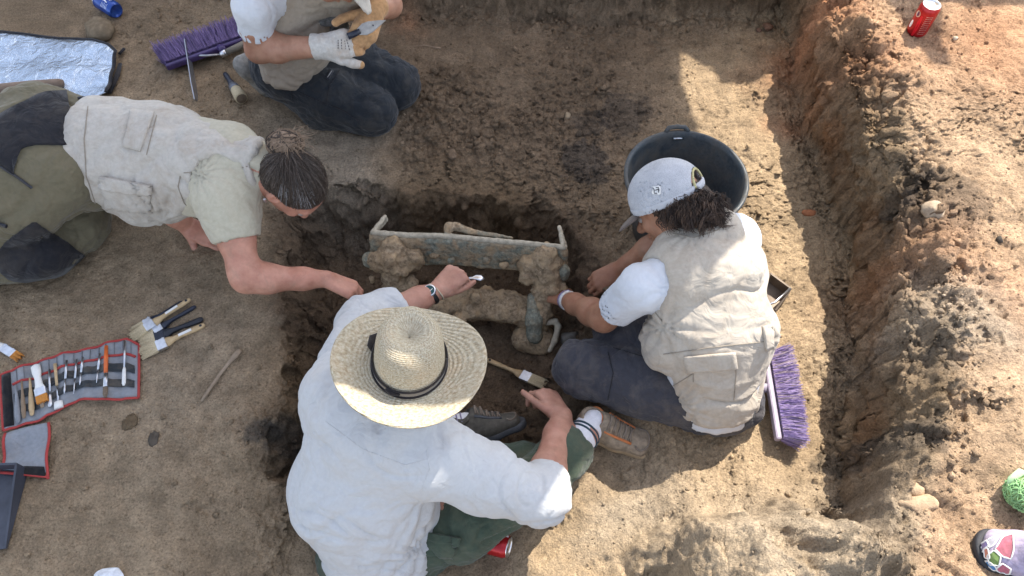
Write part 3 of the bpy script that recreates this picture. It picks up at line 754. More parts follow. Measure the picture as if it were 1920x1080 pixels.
# ---- tool roll
roll_t = [(8, 708), (40, 694), (85, 680), (130, 667), (181, 654), (240, 639), (262, 648)]
roll_b = [(14, 812), (45, 800), (85, 790), (112, 774), (150, 752), (205, 752), (262, 748)]
def along(pts, s):
    L = [0.0]
    for k in range(len(pts) - 1): L.append(L[-1] + math.hypot(pts[k + 1][0] - pts[k][0], pts[k + 1][1] - pts[k][1]))
    t = s * L[-1]
    for k in range(len(pts) - 1):
        if t <= L[k + 1] or k == len(pts) - 2:
            q = (t - L[k]) / (L[k + 1] - L[k]); return (lerp(pts[k][0], pts[k + 1][0], q), lerp(pts[k][1], pts[k + 1][1], q))
def roll(s, t, lift=0.0):
    a = along(roll_t, s); b = along(roll_b, s); u, v = lerp(a[0], b[0], t), lerp(a[1], b[1], t)
    p = P(u, v, 0); z = max(gz(p.x + dx, p.y + dy) for dx in (-.012, 0, .012) for dy in (-.012, 0, .012)) if True else 0
    z = lerp(z, 0.012, .5) + 0.004 * math.sin(s * 17 + t * 2) + .004 * math.sin(s * 41 + 1)
    return Vector((p.x, p.y, z + lift + .004))
def cloth_grid(fn, nu, nv, thick, name, mat, parent):
    """closed sheet through fn(s, t, lift)"""
    v = [fn(i / nu, j / nv, thick) for j in range(nv + 1) for i in range(nu + 1)]; v += [fn(i / nu, j / nv, 0) for j in range(nv + 1) for i in range(nu + 1)]
    n = (nu + 1) * (nv + 1); W = nu + 1; f = []
    for j in range(nv):
        for i in range(nu):
            a = j * W + i; f.append((a, a + W, a + W + 1, a + 1)); f.append((n + a, n + a + 1, n + a + W + 1, n + a + W))
    ring = [i for i in range(W)] + [j * W + nu for j in range(1, nv + 1)] + [nv * W + i for i in range(nu - 1, -1, -1)] + [j * W for j in range(nv - 1, 0, -1)]
    for k in range(len(ring)): a, b = ring[k], ring[(k + 1) % len(ring)]; f.append((a, b, n + b, n + a))
    return mesh_obj(name, v, f, mat, parent, True)
GREYC = mat_cloth('grey_canvas', (.235, .25, .275), dirt_amt=.25, var=.08); DARKE = mat_cloth('dark_elastic', (.035, .04, .045), dirt_amt=.3); BLKV = mat_cloth('black_velcro', (.010, .011, .014), dirt_amt=.1)
def tool_roll():
    o = thing('tool_roll', 'open grey canvas tool roll with red binding and tools in its loops', 'tool roll', G(130, 730))
    cloth_grid(lambda s, t, l: roll(s, t, l), 60, 12, .003, 'canvas', GREYC, o)
    fl = [(15, 815), (96, 795), (93, 884), (9, 884)]
    def flapf(s, t, l):
        a = (lerp(fl[0][0], fl[1][0], s), lerp(fl[0][1], fl[1][1], s)); b = (lerp(fl[3][0], fl[2][0], s), lerp(fl[3][1], fl[2][1] + 4, s)); u, v = lerp(a[0], b[0], t), lerp(a[1], b[1], t)
        p = P(u, v, 0); return Vector((p.x, p.y, .010 + l + .006 * math.sin(t * 7 + s * 3)))
    cloth_grid(flapf, 12, 12, .003, 'flap', GREYC, o)
    cloth_grid(lambda s, t, l: flapf(lerp(.52, .95, s), lerp(.90, 1.08, t), l + .004), 8, 3, .002, 'velcro_strip', BLKV, o)
    cloth_grid(lambda s, t, l: roll(lerp(.012, .075, s), lerp(.03, .96, t), l + .004), 3, 10, .002, 'velcro_strip', BLKV, o)
    for nm, t0, t1 in (('elastic_band', .42, .56), ('elastic_band', .69, .82)):
        cloth_grid(lambda s, t, l, t0=t0, t1=t1: roll(lerp(.085, .975, s), lerp(t0, t1, t) - .10 * math.sin(s * 3.14) * .5, l + .0045 + .004 * abs(math.sin(s * 38))), 70, 3, .0015, nm, DARKE, o)
    def bind(fn, pts, name='binding'):
        m = MB(); m.tube([fn(s, t) for s, t in pts], .0042, 8, flat=.7); m.build(name, REDP, o, True)
    e = lambda s, t: roll(s, t, .003); N = 24
    bind(e, [(i / N, 0) for i in range(N + 1)]); bind(e, [(i / N, 1) for i in range(N + 1)]); bind(e, [(0, i / 8) for i in range(9)]); bind(e, [(1, i / 8) for i in range(9)])
    bind(lambda s, t: roll(s, t, .005), [(lerp(.085, .98, i / N), .25) for i in range(N + 1)])
    e2 = lambda s, t: flapf(s, t, .003)
    bind(e2, [(0, i / 8) for i in range(9)]); bind(e2, [(1, i / 8) for i in range(10)]); bind(e2, [(i / 8, 1.08) for i in range(9)])
    # vertical stitching of the upper pocket
    for k in range(15):
        s = lerp(.12, .95, k / 14); m = MB(); m.tube([roll(s, t, .0045) for t in (.02, .12, .24)], .0012, 5); m.build('pocket_seam', mat_cloth('grey_thread', (.13, .14, .16)), o)
tool_roll()
def rtool(name, label, s, t0, t1, prof, mats, cat, ds=0.0, lift=.011, flat=.6):
    """tool in the roll: prof = list of parts (part name, material, [(pos 0..1, radius), ...])"""
    a = roll(s, t0, lift); b = roll(s + ds, t1, lift); L = (b - a).length
    o = thing(name, label, cat, a, 'tools in the loops of the roll'); place(o, frame_of(a, b))
    for nm, mt, pr in prof:
        m = MB(); m.tube([(q * L, 0, 0) for q, r in pr], [r for q, r in pr], 10, flat=flat); m.build(nm, mt, o, True, True)
W2 = mat_plain('brown_wood', (.22, .155, .10), .7, 0, .2, 60)
GR = mat_plain('grey_plastic_tool', (.20, .21, .23), .5)
wd = lambda mt, w=.006: [('blade', mt, [(0, .003), (.3, w * .6), (.55, w), (.8, w * 1.15), (.97, w * .8), (1, .002)])]
rtool('modelling_tool', 'grey rounded spatula first in the loops next to the black strip', .115, .30, .97, wd(GR, .008), None, 'hand tool')
rtool('modelling_tool', 'dark wooden spatula second in the loops of the roll', .165, .28, .93, wd(W2, .006), None, 'hand tool')
rtool('modelling_tool', 'light brown wooden spatula with wide blade, third in the loops', .215, .24, .90, wd(WOOD, .0075), None, 'hand tool')
rtool('modelling_tool', 'slim brown wooden knife tool below the white brush in the roll', .29, .30, .86, wd(WOODG, .0065), None, 'hand tool', .02)
rtool('steel_spatula', 'steel spatula with small bright rounded blade beside the white brush', .365, .22, .90, [('handle', STEEL, [(0, .0035), (.6, .0035)]), ('blade', STEEL, [(.6, .002), (.72, .0065), (.95, .007), (1, .003)])], None, 'hand tool')
rtool('scraper', 'steel scraper with square white blade, lowest tool in the roll', .41, .16, 1.0, [('handle', WOOD, [(0, .005), (.5, .004)]), ('shaft', STEEL, [(.5, .003), (.85, .003)]), ('blade', WHITEP, [(.84, .004), (.86, .012), (1.0, .013)])], None, 'hand tool', .02)
for k, (s, lab, ln) in enumerate(((.50, 'thin steel probe with leaf tip near the bend of the roll', .80), (.56, 'slender pointed dental pick in the middle of the roll', .85), (.61, 'fine steel pick with tiny spoon end left of the orange brush', .72), (.735, 'short dark steel probe just left of the orange brush', .72))):
    rtool('dental_tool', lab, s, .18, ln, [('handle', STEEL, [(0, .0036), (.55, .0036)]), ('tip', STEEL, [(.55, .003), (.8, .0022), (.9, .003 if k in (0, 2) else .0015), (1, .0008)])], None, 'dental pick', -.02)
rtool('artist_brush', 'orange handled brush with steel ferrule standing out in the roll', .79, .10, 1.0, [('handle', mat_plain('orange_paint', (.60, .13, .03), .4), [(0, .0055), (.3, .0065), (.55, .0055)]), ('ferrule', STEEL, [(.54, .006), (.80, .007)]), ('bristles', BROWNB, [(.79, .0065), (.93, .0075), (1, .004)])], None, 'paintbrush', -.005, .014, .8)
rtool('dental_tool', 'steel pick with white paddle end, last tool at the right end of the roll', .915, .05, .80, [('handle', STEEL, [(0, .0035), (.62, .003)]), ('paddle', WHITEP, [(.60, .003), (.66, .0055), (.95, .006), (1, .003)])], None, 'dental pick', -.01)
def roll_brush():
    a = P(80, 754, .034); b = P(66, 684, .034); L = (b - a).length
    o = thing('flat_brush', 'white handled brush with orange bristles lying across the tool roll', 'paintbrush', a); place(o, frame_of(a, b))
    m = MB()
    for k in range(14):
        y = -.015 + .03 * (k + .5) / 14; m.box((.012 + (k * 7 % 5) * .0008, y, 0), (.027, .0024, .007))
    m.build('bristles', ORANGE, o, local=True)
    m = MB(); m.box((.037, 0, 0), (.026, .031, .010)); m.build('ferrule', STEEL, o, local=True, bevel=.002)
    slab([(.049, .014, 0, .005), (.062, .010, 0, .006), (.085, .0085, 0, .006), (L * .8, .0125, 0, .005), (L * .96, .0125, 0, .005), (L, .006, 0, .003)], 0).build('handle', WHITEP, o, True, True)
roll_brush()
# ---- bare stick
def stick():
    o = thing('wooden_spatula', 'long weathered wooden spatula lying alone on the bench', 'spatula', G(415, 705))
    pts = [(380, 754), (388, 742), (402, 722), (416, 702), (430, 684), (442, 670), (452, 659)]; rs = [.003, .0055, .0055, .0055, .006, .0095, .0085]
    m = MB(); m.tube([G(u, v, .009) for u, v in pts], rs, 10, flat=.65); m.build('shaft', WOODG, o, True)
stick()
# ---- dustpans
def dustpan(name, label, corners, mat, h=.05, lip=.006):
    """corners in photo: front left, front right, back right, back left; walls on three sides"""
    pts = [G(u, v) for u, v in corners]; c = sum(pts, Vector()) / 4; o = thing(name, label, 'dustpan', c)
    up = Vector((0, 0, 1)); q = [p + up * .006 for p in pts]
    m = MB(); m.add(q + [p + up * .004 for p in q], [(3, 2, 1, 0), (4, 5, 6, 7), (0, 1, 5, 4), (1, 2, 6, 5), (2, 3, 7, 6), (3, 0, 4, 7)]); m.build('pan', mat, o, bevel=.0015)
    m = MB()
    for a, b in ((q[1], q[2]), (q[2], q[3]), (q[3], q[0])):
        n = (b - a).cross(up).normalized() * .003; ha = h if a in (q[2], q[3]) else lip; hb = h if b in (q[2], q[3]) else lip
        m.add([a - n, b - n, b + n, a + n, a - n + up * ha, b - n + up * hb, b + n + up * hb, a + n + up * ha], [(3, 2, 1, 0), (4, 5, 6, 7), (0, 1, 5, 4), (1, 2, 6, 5), (2, 3, 7, 6), (3, 0, 4, 7)])
    m.build('rim', mat, o)
    return o, q
PAN = mat_plain('grey_blue_plastic', (.050, .055, .072), .45, 0, .25, 20)
o, q = dustpan('dustpan', 'grey plastic dustpan overlapping the tool roll flap', [(-60, 1040), (14, 1030), (54, 882), (-60, 884)], PAN, .055)
BRNP = mat_plain('brown_metal', (.15, .115, .085), .55, .3, .25, 30)
o, q = dustpan('dustpan', 'small brown dustpan half hidden behind the sitter at right', [(1410, 575), (1452, 585), (1474, 556), (1436, 528)], BRNP, .045)
m = MB(); m.tube([G(1400, 592, .03), G(1445, 580, .045), G(1472, 556, .05)], .004, 8); m.build('wire_handle', STEEL, o, True)

# ---- brooms
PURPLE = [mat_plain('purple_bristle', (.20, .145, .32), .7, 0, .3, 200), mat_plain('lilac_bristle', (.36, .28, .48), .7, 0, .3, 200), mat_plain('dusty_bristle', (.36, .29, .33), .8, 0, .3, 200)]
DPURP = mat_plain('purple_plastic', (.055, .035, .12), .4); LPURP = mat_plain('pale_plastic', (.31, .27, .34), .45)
def broom(name, label, a, b, out, mats, blockm, seed, n=2400, blen=.085, lift=.03, cap=True):
    """head from photo point a to b, bristles fanning towards photo point out"""
    A = G(*a, lift); B = G(*b, lift); Mid = (A + B) / 2; O = G(*out, lift); x = (B - A).normalized(); y = (O - Mid); y = (y - x * y.dot(x)).normalized(); z = x.cross(y)
    if z.z < 0: z = -z
    L = (B - A).length; o = thing(name, label, 'broom', Mid)
    mx = Matrix(((x.x, y.x, z.x, 0), (x.y, y.y, z.y, 0), (x.z, y.z, z.z, 0), (0, 0, 0, 1))); mx.translation = Mid
    m = MB(); m.box((0, -.012, 0), (L * 1.0, .018, .026), mx); m.build('head_block', blockm, o, bevel=.006)
    rnd = random.Random(seed); sets = [MB() for _ in mats]
    for k in range(n):
        s = rnd.uniform(-.5, .5); zz = rnd.uniform(-.019, .019); ln = blen * rnd.uniform(.78, 1.08) * (1 - .25 * abs(s) ** 2)
        p0 = Vector((s * L * .96, 0, zz)); fan = s * .030 + rnd.gauss(0, .005); p2 = Vector((s * L * .96 + fan, ln, zz * 1.9 + rnd.gauss(0, .005)))
        p1 = (p0 + p2) / 2 + Vector((rnd.gauss(0, .003), 0, rnd.gauss(0, .003)))
        w = .00115; i = min(len(mats) - 1, int(rnd.random() ** 1.3 * len(mats))); mm = sets[i]
        mm.tube([mx @ p0, mx @ p1, mx @ p2], [w, w, w * .8], 3, cap=False)
    for nm, mm, mt in zip(('bristles', 'bristles', 'bristles'), sets, mats):
        bo = mm.build(nm, mt, o); bo['kind'] = 'stuff'
    return o, mx, L
o, mx, L = broom('broom', 'bright purple broom head in the sun behind the seated digger', (1432, 672), (1458, 836), (1500, 742), [PURPLE[1], PURPLE[0], PURPLE[2]], LPURP, 3, lift=.045, blen=.068, n=2600)
m = MB(); m.tube([mx @ Vector((-.02, -.02, 0)), mx @ Vector((-.03, -.05, -.012))], [.014, .013], 12); m.build('handle_socket', LPURP, o, True)
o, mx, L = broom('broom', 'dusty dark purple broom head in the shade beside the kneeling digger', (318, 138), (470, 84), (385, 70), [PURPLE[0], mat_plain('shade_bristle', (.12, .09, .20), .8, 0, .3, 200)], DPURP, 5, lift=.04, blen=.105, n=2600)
m = MB(); m.tube([mx @ Vector((.05, -.02, .01)), mx @ Vector((.055, -.05, .015))], [.016, .013], 12); m.build('handle_socket', DPURP, o, True)
# ---- hand hoe
def hoe():
    o = thing('hand_hoe', 'small hand hoe with wooden grip and thin blade against the dark broom', 'hoe', G(365, 150))
    m = MB(); m.tube([G(474, 96, .05), G(452, 108, .05), G(428, 119, .05)], [.013, .0135, .012], 12); m.build('handle', mat_plain('grey_handle', (.17, .15, .12), .6), o, True)
    m = MB(); m.tube([G(432, 117, .05), G(422, 122, .05)], [.0135, .011], 12); m.build('ferrule', STEEL, o, True)
    m = MB(); m.tube([G(424, 121, .05), G(395, 124, .052), G(364, 124, .055)], .0042, 8); m.build('shaft', DULL, o, True)
    a, b, c = G(362, 106, .085), G(364, 130, .05), G(369, 190, .004)
    m = MB(); sd = Vector((.0025, 0, 0)); w = Vector((0, .0, 0.0))
    d = (c - a).normalized(); nrm = Vector((1, 0, .25)).normalized(); wd_ = d.cross(nrm).normalized()
    v = []
    for p, hw in ((a, .004), (b, .013), (lerp(b, c, .6), .016), (c, .012)):
        for sx in (-1, 1):
            for sy in (-1, 1): v.append(p + nrm * .002 * sx + wd_ * hw * sy)
    f = []
    for k in range(3):
        q0 = k * 4; q1 = q0 + 4
        f += [(q0, q0 + 1, q1 + 1, q1), (q0 + 3, q0 + 2, q1 + 2, q1 + 3), (q0 + 1, q0 + 3, q1 + 3, q1 + 1), (q0 + 2, q0, q1, q1 + 2)]
    f += [(0, 2, 3, 1), (12, 13, 15, 14)]
    m.add(v, f); m.build('blade', DULL, o)
hoe()

# ---- drink cans
def can_mat(name, kind):
    t = NT(name); co = t.coord('Object'); sp = t.n('ShaderNodeSeparateXYZ'); t.l(co, sp.inputs[0])
    n = t.noise(co, 30, 2)
    col = t.ramp(n, [(.35, (.36, .010, .014)), (.7, (.46, .016, .020))] if kind == 'red' else [(.35, (.015, .05, .26)), (.7, (.03, .09, .36))])
    return t.fin(col, .25, None, .35, .5)
REDC = can_mat('red_can_paint', 'red'); BLUEC = can_mat('blue_can_paint', 'blue'); ALU = mat_metal('aluminium', (.80, .80, .81), .28, .05)
WINK = mat_plain('white_ink', (.80, .80, .78), .35); SILV = mat_metal('silver_ink', (.62, .64, .68), .35)
def curved_mark(m, outline, r, z0, ang0, scale):
    """flat 2-D outline wrapped on the can wall (x runs round the can, y up)"""
    n = len(outline); v = []
    for rr in (r + .0004, r - .002):
        for x, y in outline: a = ang0 + x * scale / r; v.append((rr * math.cos(a), rr * math.sin(a), z0 + y * scale))
    m.add(v, [tuple(range(n))] + [(k, n + k, n + (k + 1) % n, (k + 1) % n) for k in range(n)])
def can(name, label, M, paint, marks, R=.033, Ht=.115):
    o = thing(name, label, 'drink can', M.translation); place(o, M)
    m = MB(); m.lathe([(R * .74, .004), (R * .80, 0), (R * .84, .002), (R * .97, .010), (R, .014), (R, Ht - .016), (R * .97, Ht - .011), (R * .84, Ht - .002)], 40, cap0=True); m.build('body', paint, o, True, True)
    m = MB(); m.lathe([(R * .84, Ht - .0022), (R * .86, Ht), (R * .82, Ht + .0005), (R * .79, Ht - .002), (R * .77, Ht - .0045), (.0005, Ht - .0045)], 40); lid = m.build('lid', ALU, o, True, True)
    m = MB(); m.lathe([(.0055, 0), (.0082, .0008), (.0082, .0016), (.0055, .0012)], 16, Matrix.Translation((.006, 0, Ht - .0045)) @ Matrix.Diagonal((1.35, 1, 1, 1))); m.build('pull_tab', ALU, lid, True, True)
    m = MB(); m.lathe([(.0075, 0), (.0003, .0004)], 16, Matrix.Translation((-.010, 0, Ht - .0043)) @ Matrix.Diagonal((1.2, 1, 1, 1))); m.build('mouth', mat_plain('can_mouth', (.25, .25, .26), .5, .8), lid, False, True)
    for nm, mt, fn in marks:
        m = MB(); fn(m, R); m.build(nm, mt, o, False, True)
    return o
def wave_mark(m, R, z0=.02, z1=.095, ang=0.0, w0=.010, amp=.008, ph=0.0):
    n = 26; L = []; Rr = []
    for k in range(n + 1):
        y = lerp(z0, z1, k / n); x = amp * math.sin(k / n * 5.2 + ph); w = w0 * (.55 + .45 * math.sin(k / n * math.pi)); L.append((x - w / 2, y)); Rr.append((x + w / 2, y))
    for k in range(n): curved_mark(m, [L[k], Rr[k], Rr[k + 1], L[k + 1]], R, 0, ang, 1)
def disc_mark(m, R, z=.07, ang=0.0, rx=.012, ry=.012, n=20): curved_mark(m, [(rx * math.cos(2 * math.pi * k / n), z + ry * math.sin(2 * math.pi * k / n)) for k in range(n)], R, 0, ang, 1)
def text_rows(m, R, z0=.02, z1=.08, ang=0.0, rows=7, w=.016, seed=1):
    rnd = random.Random(seed)
    for k in range(rows):
        y = lerp(z0, z1, k / (rows - 1)); x = -w / 2
        while x < w / 2:
            l = rnd.uniform(.001, .004); curved_mark(m, [(x, y), (x + l, y), (x + l, y + .0022), (x, y + .0022)], R, 0, ang, 1); x += l + .0012
base = G(1716, 62); can_view = math.atan2(-base.y, -base.x)
can('drink_can', 'red drink can standing upright on the sunny bank', Matrix.Translation(base + Vector((0, 0, .001))) @ Matrix.Rotation(can_view, 4, 'Z'), REDC,
    [('disc_emblem', SILV, lambda m, R: disc_mark(m, R, .083, -.75, .010, .011)), ('disc_emblem', mat_plain('dark_print', (.08, .02, .09), .4), lambda m, R: disc_mark(m, R, .083, -.75, .0035, .009)),
     ('white_swash', WINK, lambda m, R: disc_mark(m, R, .040, -.95, .006, .014)), ('bar_emblem', mat_plain('bright_red', (.62, .01, .02), .3), lambda m, R: wave_mark(m, R, .008, .085, -.18, .011, .001)),
     ('small_print', SILV, lambda m, R: text_rows(m, R, .02, .086, .50, 10, .020, 3))])
p = G(172, 2, .036); q = G(226, 34, .034); d = (p - q).normalized()
can('drink_can', 'blue drink can tipped on its side at the top edge of the dig', frame_of(q, p) @ Matrix.Rotation(math.pi / 2, 4, 'Y') @ Matrix.Rotation(2.6, 4, 'Z'), BLUEC,
    [('white_swash', WINK, lambda m, R: wave_mark(m, R, .03, .10, .3, .006, .004)), ('small_print', SILV, lambda m, R: text_rows(m, R, .02, .05, -.2, 5, .018, 4)), ('small_print', WINK, lambda m, R: text_rows(m, R, .03, .09, .9, 8, .012, 5))])
p = G(884, 1012, .036); q = G(944, 1028, .034)
can('drink_can', 'crushed looking red can lying beside the sitting man', frame_of(p, q) @ Matrix.Rotation(math.pi / 2, 4, 'Y') @ Matrix.Rotation(2.2, 4, 'Z'), REDC,
    [('white_swash', WINK, lambda m, R: wave_mark(m, R, .025, .11, .4, .009, .009)), ('white_swash', WINK, lambda m, R: wave_mark(m, R, .03, .10, -.5, .004, .006, 1.0)), ('disc_emblem', SILV, lambda m, R: disc_mark(m, R, .085, .9, .008, .008))])

# ---- bucket
def bucket():
    p = P(1287, 330, .27); R1 = .186; R0 = .125; Hh = .27; g = gz(p.x, p.y)
    o = thing('bucket', 'wide black rubber bucket of soil behind the capped digger', 'bucket', (p.x, p.y, g - .01)); Hh = .27 - g + .01
    t_ = NT('black_rubber'); co_ = t_.coord(); n_ = t_.noise(co_, 9, 7, .7, .6); n3_ = t_.noise(co_, 120, 4, .6)
    RUB = t_.fin(t_.mix(t_.ramp(n_, [(.40, (0, 0, 0)), (.64, (.65,) * 3)]), t_.ramp(n3_, [(.3, (.026, .034, .042)), (.7, (.055, .066, .074))]), rgb(.105, .088, .068)), t_.ramp(n_, [(.4, (.40,) * 3), (.6, (.75,) * 3)]), t_.bump(n3_, .25, .001), 0, .4)
    m = MB(); m.lathe([(R0, 0), (lerp(R0, R1, .5), Hh * .5), (R1 - .004, Hh - .012), (R1 + .004, Hh - .012), (R1 + .005, Hh - .002), (R1, Hh), (R1 - .006, Hh - .001), (R1 - .010, Hh - .02), (lerp(R0, R1, .5) - .006, Hh * .5), (R0 - .006, .006)], 72, cap0=True, cap1=True)
    m.build('tub', RUB, o, True, True)
    for an in (math.radians(92), math.radians(-88)):
        m = MB(); c = Vector((math.cos(an), math.sin(an), 0)); s = Vector((-c.y, c.x, 0))
        m.tube([c * (R1 - .002) + s * -.036 + Vector((0, 0, Hh - .004)), c * (R1 + .010) + s * -.026 + Vector((0, 0, Hh + .004)), c * (R1 + .012) + Vector((0, 0, Hh + .006)), c * (R1 + .010) + s * .026 + Vector((0, 0, Hh + .004)), c * (R1 - .002) + s * .036 + Vector((0, 0, Hh - .004))], .008, 8)
        m.build('lug', RUB, o, True, True)
    m = MB(); m.tube([(math.cos(a) * (R1 - .012), math.sin(a) * (R1 - .012), Hh - .022) for a in (1.50, 1.58, 1.66)], .004, 6); m.build('wire_end', STEEL, o, True, True)
    n = 60; Rs = lerp(R0, R1, .47) - .004; v = []; f = []
    for i in range(n + 1):
        for j in range(n + 1):
            a, b = -1 + 2 * i / n, -1 + 2 * j / n; x = a * math.sqrt(1 - b * b / 2) * Rs; y = b * math.sqrt(1 - a * a / 2) * Rs
            v.append((x, y, Hh * .46))
    v = np.array(v); X, Y = v[:, 0], v[:, 1]
    f1, f2, cid = worley2(X, Y, 45, 3); v[:, 2] += .02 * fbm2(X, Y, 10, 231, 3) + .014 * np.clip(1 - f1 * 1.5, 0, 1) * (cid > .4) + .04 * X / Rs * -.5 + .03 * (Y / Rs) * -.3 - .02 * ((X * X + Y * Y) / Rs ** 2)
    f = np.array([[i * (n + 1) + j, (i + 1) * (n + 1) + j, (i + 1) * (n + 1) + j + 1, i * (n + 1) + j + 1] for i in range(n) for j in range(n)])
    so_ = mesh_obj('soil_fill', v, f, mat_plain('bucket_soil', (.15, .105, .068), .95, 0, .4, 60, .8, .1, .004), o, True, True); so_['kind'] = 'stuff'
bucket()

# ---- foil mat with dark edging, handle lying on it
def foil():
    o = thing('foil_mat', 'silver foil kneeling mat with dark edging at the left', 'foil mat', G(120, 130))
    t = NT('silver_foil'); co = t.coord('Object', (1, 1, 1)); h = t.noise(co, 260, 4, .7); h2 = t.noise(co, 22, 5, .6, .8)
    w = t.n('ShaderNodeTexWave', wave_type='BANDS', bands_direction='Y'); w.inputs['Scale'].default_value = 60; w.inputs['Distortion'].default_value = 1.5; t.l(co, w.inputs['Vector'])
    FO = t.fin(t.ramp(h, [(.3, (.34, .40, .48)), (.7, (.60, .68, .78))]), .20, t.bump(w.outputs[0], .10, .002, t.bump(h2, .6, .02, t.bump(h, .45, .002))), 0.92)
    top = [(-60, 68), (0, 68), (60, 71), (120, 78), (180, 84), (208, 92), (221, 104)]; bot = [(-60, 225), (0, 222), (40, 214), (90, 206), (140, 198), (180, 190), (204, 182)]
    def fn(s, q, l):
        a = along(top, s); b = along(bot, s); u, v = lerp(a[0], b[0], q), lerp(a[1], b[1], q)
        p = P(u, v, .02); return Vector((p.x, p.y, .036 + l + .006 * math.sin(s * 9 + q * 4) + .004 * math.sin(q * 15)))
    cloth_grid(fn, 50, 24, .004, 'foil_sheet', FO, o)
    EDG = mat_cloth('dark_edging', (.016, .018, .024), dirt_amt=.15)
    m = MB(); m.tube([fn(i / 30, 0, .003) for i in range(31)] + [fn(1, k / 12, .003) for k in range(1, 13)], .0075, 8, flat=.6); m.build('edging', EDG, o, True)
    m = MB(); m.tube([G(228, 124, .012), G(222, 148, .014), G(208, 178, .012)], [.008, .012, .010], 8, flat=.5); m.tube([G(226, 106, .012), G(236, 96, .014)], .007, 8, flat=.6); m.build('strap', EDG, o, True)
    h_ = thing('wooden_rod', 'thick brown wooden rod lying across the foil mat', 'rod', P(60, 160, .06))
    m = MB(); m.tube([P(-70, 173, .052), P(0, 166, .052), P(60, 160, .052), P(112, 156, .052), P(117, 156, .052)], [.018, .018, .018, .017, .014], 14); m.build('shaft', mat_plain('brown_handle', (.20, .14, .10), .6, 0, .2, 40), h_, True)
foil()

# ---- rocks, sherds, twig
def rock(name, label, cat, u, v, r, sq, c, seed, zs=.35, rot=0.0, group=None, ang=6):
    p = G(u, v); bm = bmesh.new(); bmesh.ops.create_icosphere(bm, subdivisions=4 if name == 'clod' else 3 if r > .03 else 2, radius=1)
    vv = np.array([w.co[:] for w in bm.verts]); ff = np.array([[w.index for w in f.verts] for f in bm.faces]); bm.free()
    rng = np.random.default_rng(seed)
    for _ in range(ang):                                            # knock flat facets off
        n = rng.normal(size=3); n /= np.linalg.norm(n); d = vv @ n; lim = rng.uniform(.55, .85); vv = vv - np.clip(d - lim, 0, 9)[:, None] * n
    cl = 2.2 if name == 'clod' else 1.0; vv *= (1 - (.28 * np.abs(noise3(vv * 3.3, seed + 2)) + .20 * np.abs(noise3(vv * 8, seed + 3)) if name == 'clod' else 0) + .10 * cl * noise3(vv * 2.2 * cl ** .5 + seed, seed) + .05 * cl * noise3(vv * 6, seed + 1))[:, None]
    vv = vv * np.array(sq) * r; a = rot; Rz = np.array([[math.cos(a), -math.sin(a), 0], [math.sin(a), math.cos(a), 0], [0, 0, 1]]); vv = vv @ Rz.T
    o = mesh_obj(name, vv, ff, mat_plain('stone_%02d%02d%02d' % tuple(int(x * 99) for x in c), c, .92, 0, .3, 45, .7, .1, .003), None, False); o.location = (p.x, p.y, p.z + r * sq[2] * zs)
    return setp(o, label, cat, group)
rock('rock', 'big brown angular rock below the blue can', 'rock', 186, 62, .075, (1.0, .75, .55), (.20, .155, .105), 4, .5, -.4)
rock('sherd', 'red brick coloured sherd at the edge of the wall shadow', 'sherd', 1516, 400, .022, (1.2, .7, .5), (.36, .15, .075), 6)
rock('clod', 'reddish clod in the shade near the top of the trench', 'clod', 1438, 52, .024, (1, .9, .6), (.20, .11, .07), 7)
rock('clod', 'small reddish clod just left of the larger reddish clod at the top', 'clod', 1422, 58, .014, (1, .8, .7), (.19, .11, .075), 8)
rock('stone', 'pale flat stone lying on the loose dark earth above the bronze', 'stone', 1061, 218, .020, (1, .9, .5), (.30, .235, .16), 9)
rock('clod', 'brown clod sitting on the loose earth slope left of centre', 'clod', 848, 292, .022, (.8, 1.2, .6), (.17, .12, .08), 10)
rock('clod', 'round brown clod near the left of the dark charcoal patch', 'clod', 1058, 334, .018, (1, 1, .7), (.16, .115, .08), 11)
rock('stone', 'pale stone on the bench near the pit edge above the left arm', 'stone', 1790, 73, .010, (1, 1, .8), (.55, .45, .33), 12)['label'] = 'small pale pebble below the red can on the bank'
rock('clod', 'dark hollow looking clod right of the tool roll', 'clod', 244, 794, .026, (.85, 1.2, .45), (.13, .095, .06), 13, .25)
rock('clod', 'crumbled dark clod right of the oval clod by the tool roll', 'clod', 290, 822, .022, (.8, 1.2, .4), (.09, .075, .06), 14, .2)
rock('stone', 'small pale stone at the foot of the sitting man, by his back', 'stone', 602, 1062, .012, (1.2, .8, .6), (.34, .28, .21), 15)
rock('stone', 'pale lump of earth beside the bronze leg and looped handle', 'stone', 1066, 636, .032, (1.2, .9, .8), (.15, .14, .125), 16, .5)
rock('stone', 'dark pebble on the sunny bank right of the wall', 'stone', 1873, 450, .011, (1, 1, .8), (.07, .06, .05), 17)
rock('stone', 'large pale lump breaking from the bank edge', 'stone', 1752, 395, .034, (1.1, .9, .7), (.36, .28, .20), 18, .02)
rock('stone', 'pale lump on the edge of the bank near the green net ball', 'stone', 1722, 945, .036, (1.3, .8, .6), (.40, .29, .19), 19, .02)
rock('stone', 'pale rounded lump standing out of the lower wall edge', 'stone', 1718, 918, .026, (1, .8, .6), (.40, .29, .19), 20, .02)
rock('stone', 'white cloth wrapped stone at the bottom edge', 'stone', 208, 1082, .035, (1.2, .7, .5), (.66, .68, .72), 21, .3)['label'] = 'white lump cut off by the bottom edge left of the man'
o = thing('twig', 'thin pale twig with knobbed end lying right of the kneeling knees', 'twig', G(805, 90))
m = MB(); m.tube([G(782, 88, .004), G(795, 87, .006), (G(812, 90, .005)), G(826, 92, .005)], [.0015, .0018, .0018, .003], 6); m.build('stem', mat_plain('twig_wood', (.36, .26, .18), .8), o, True)

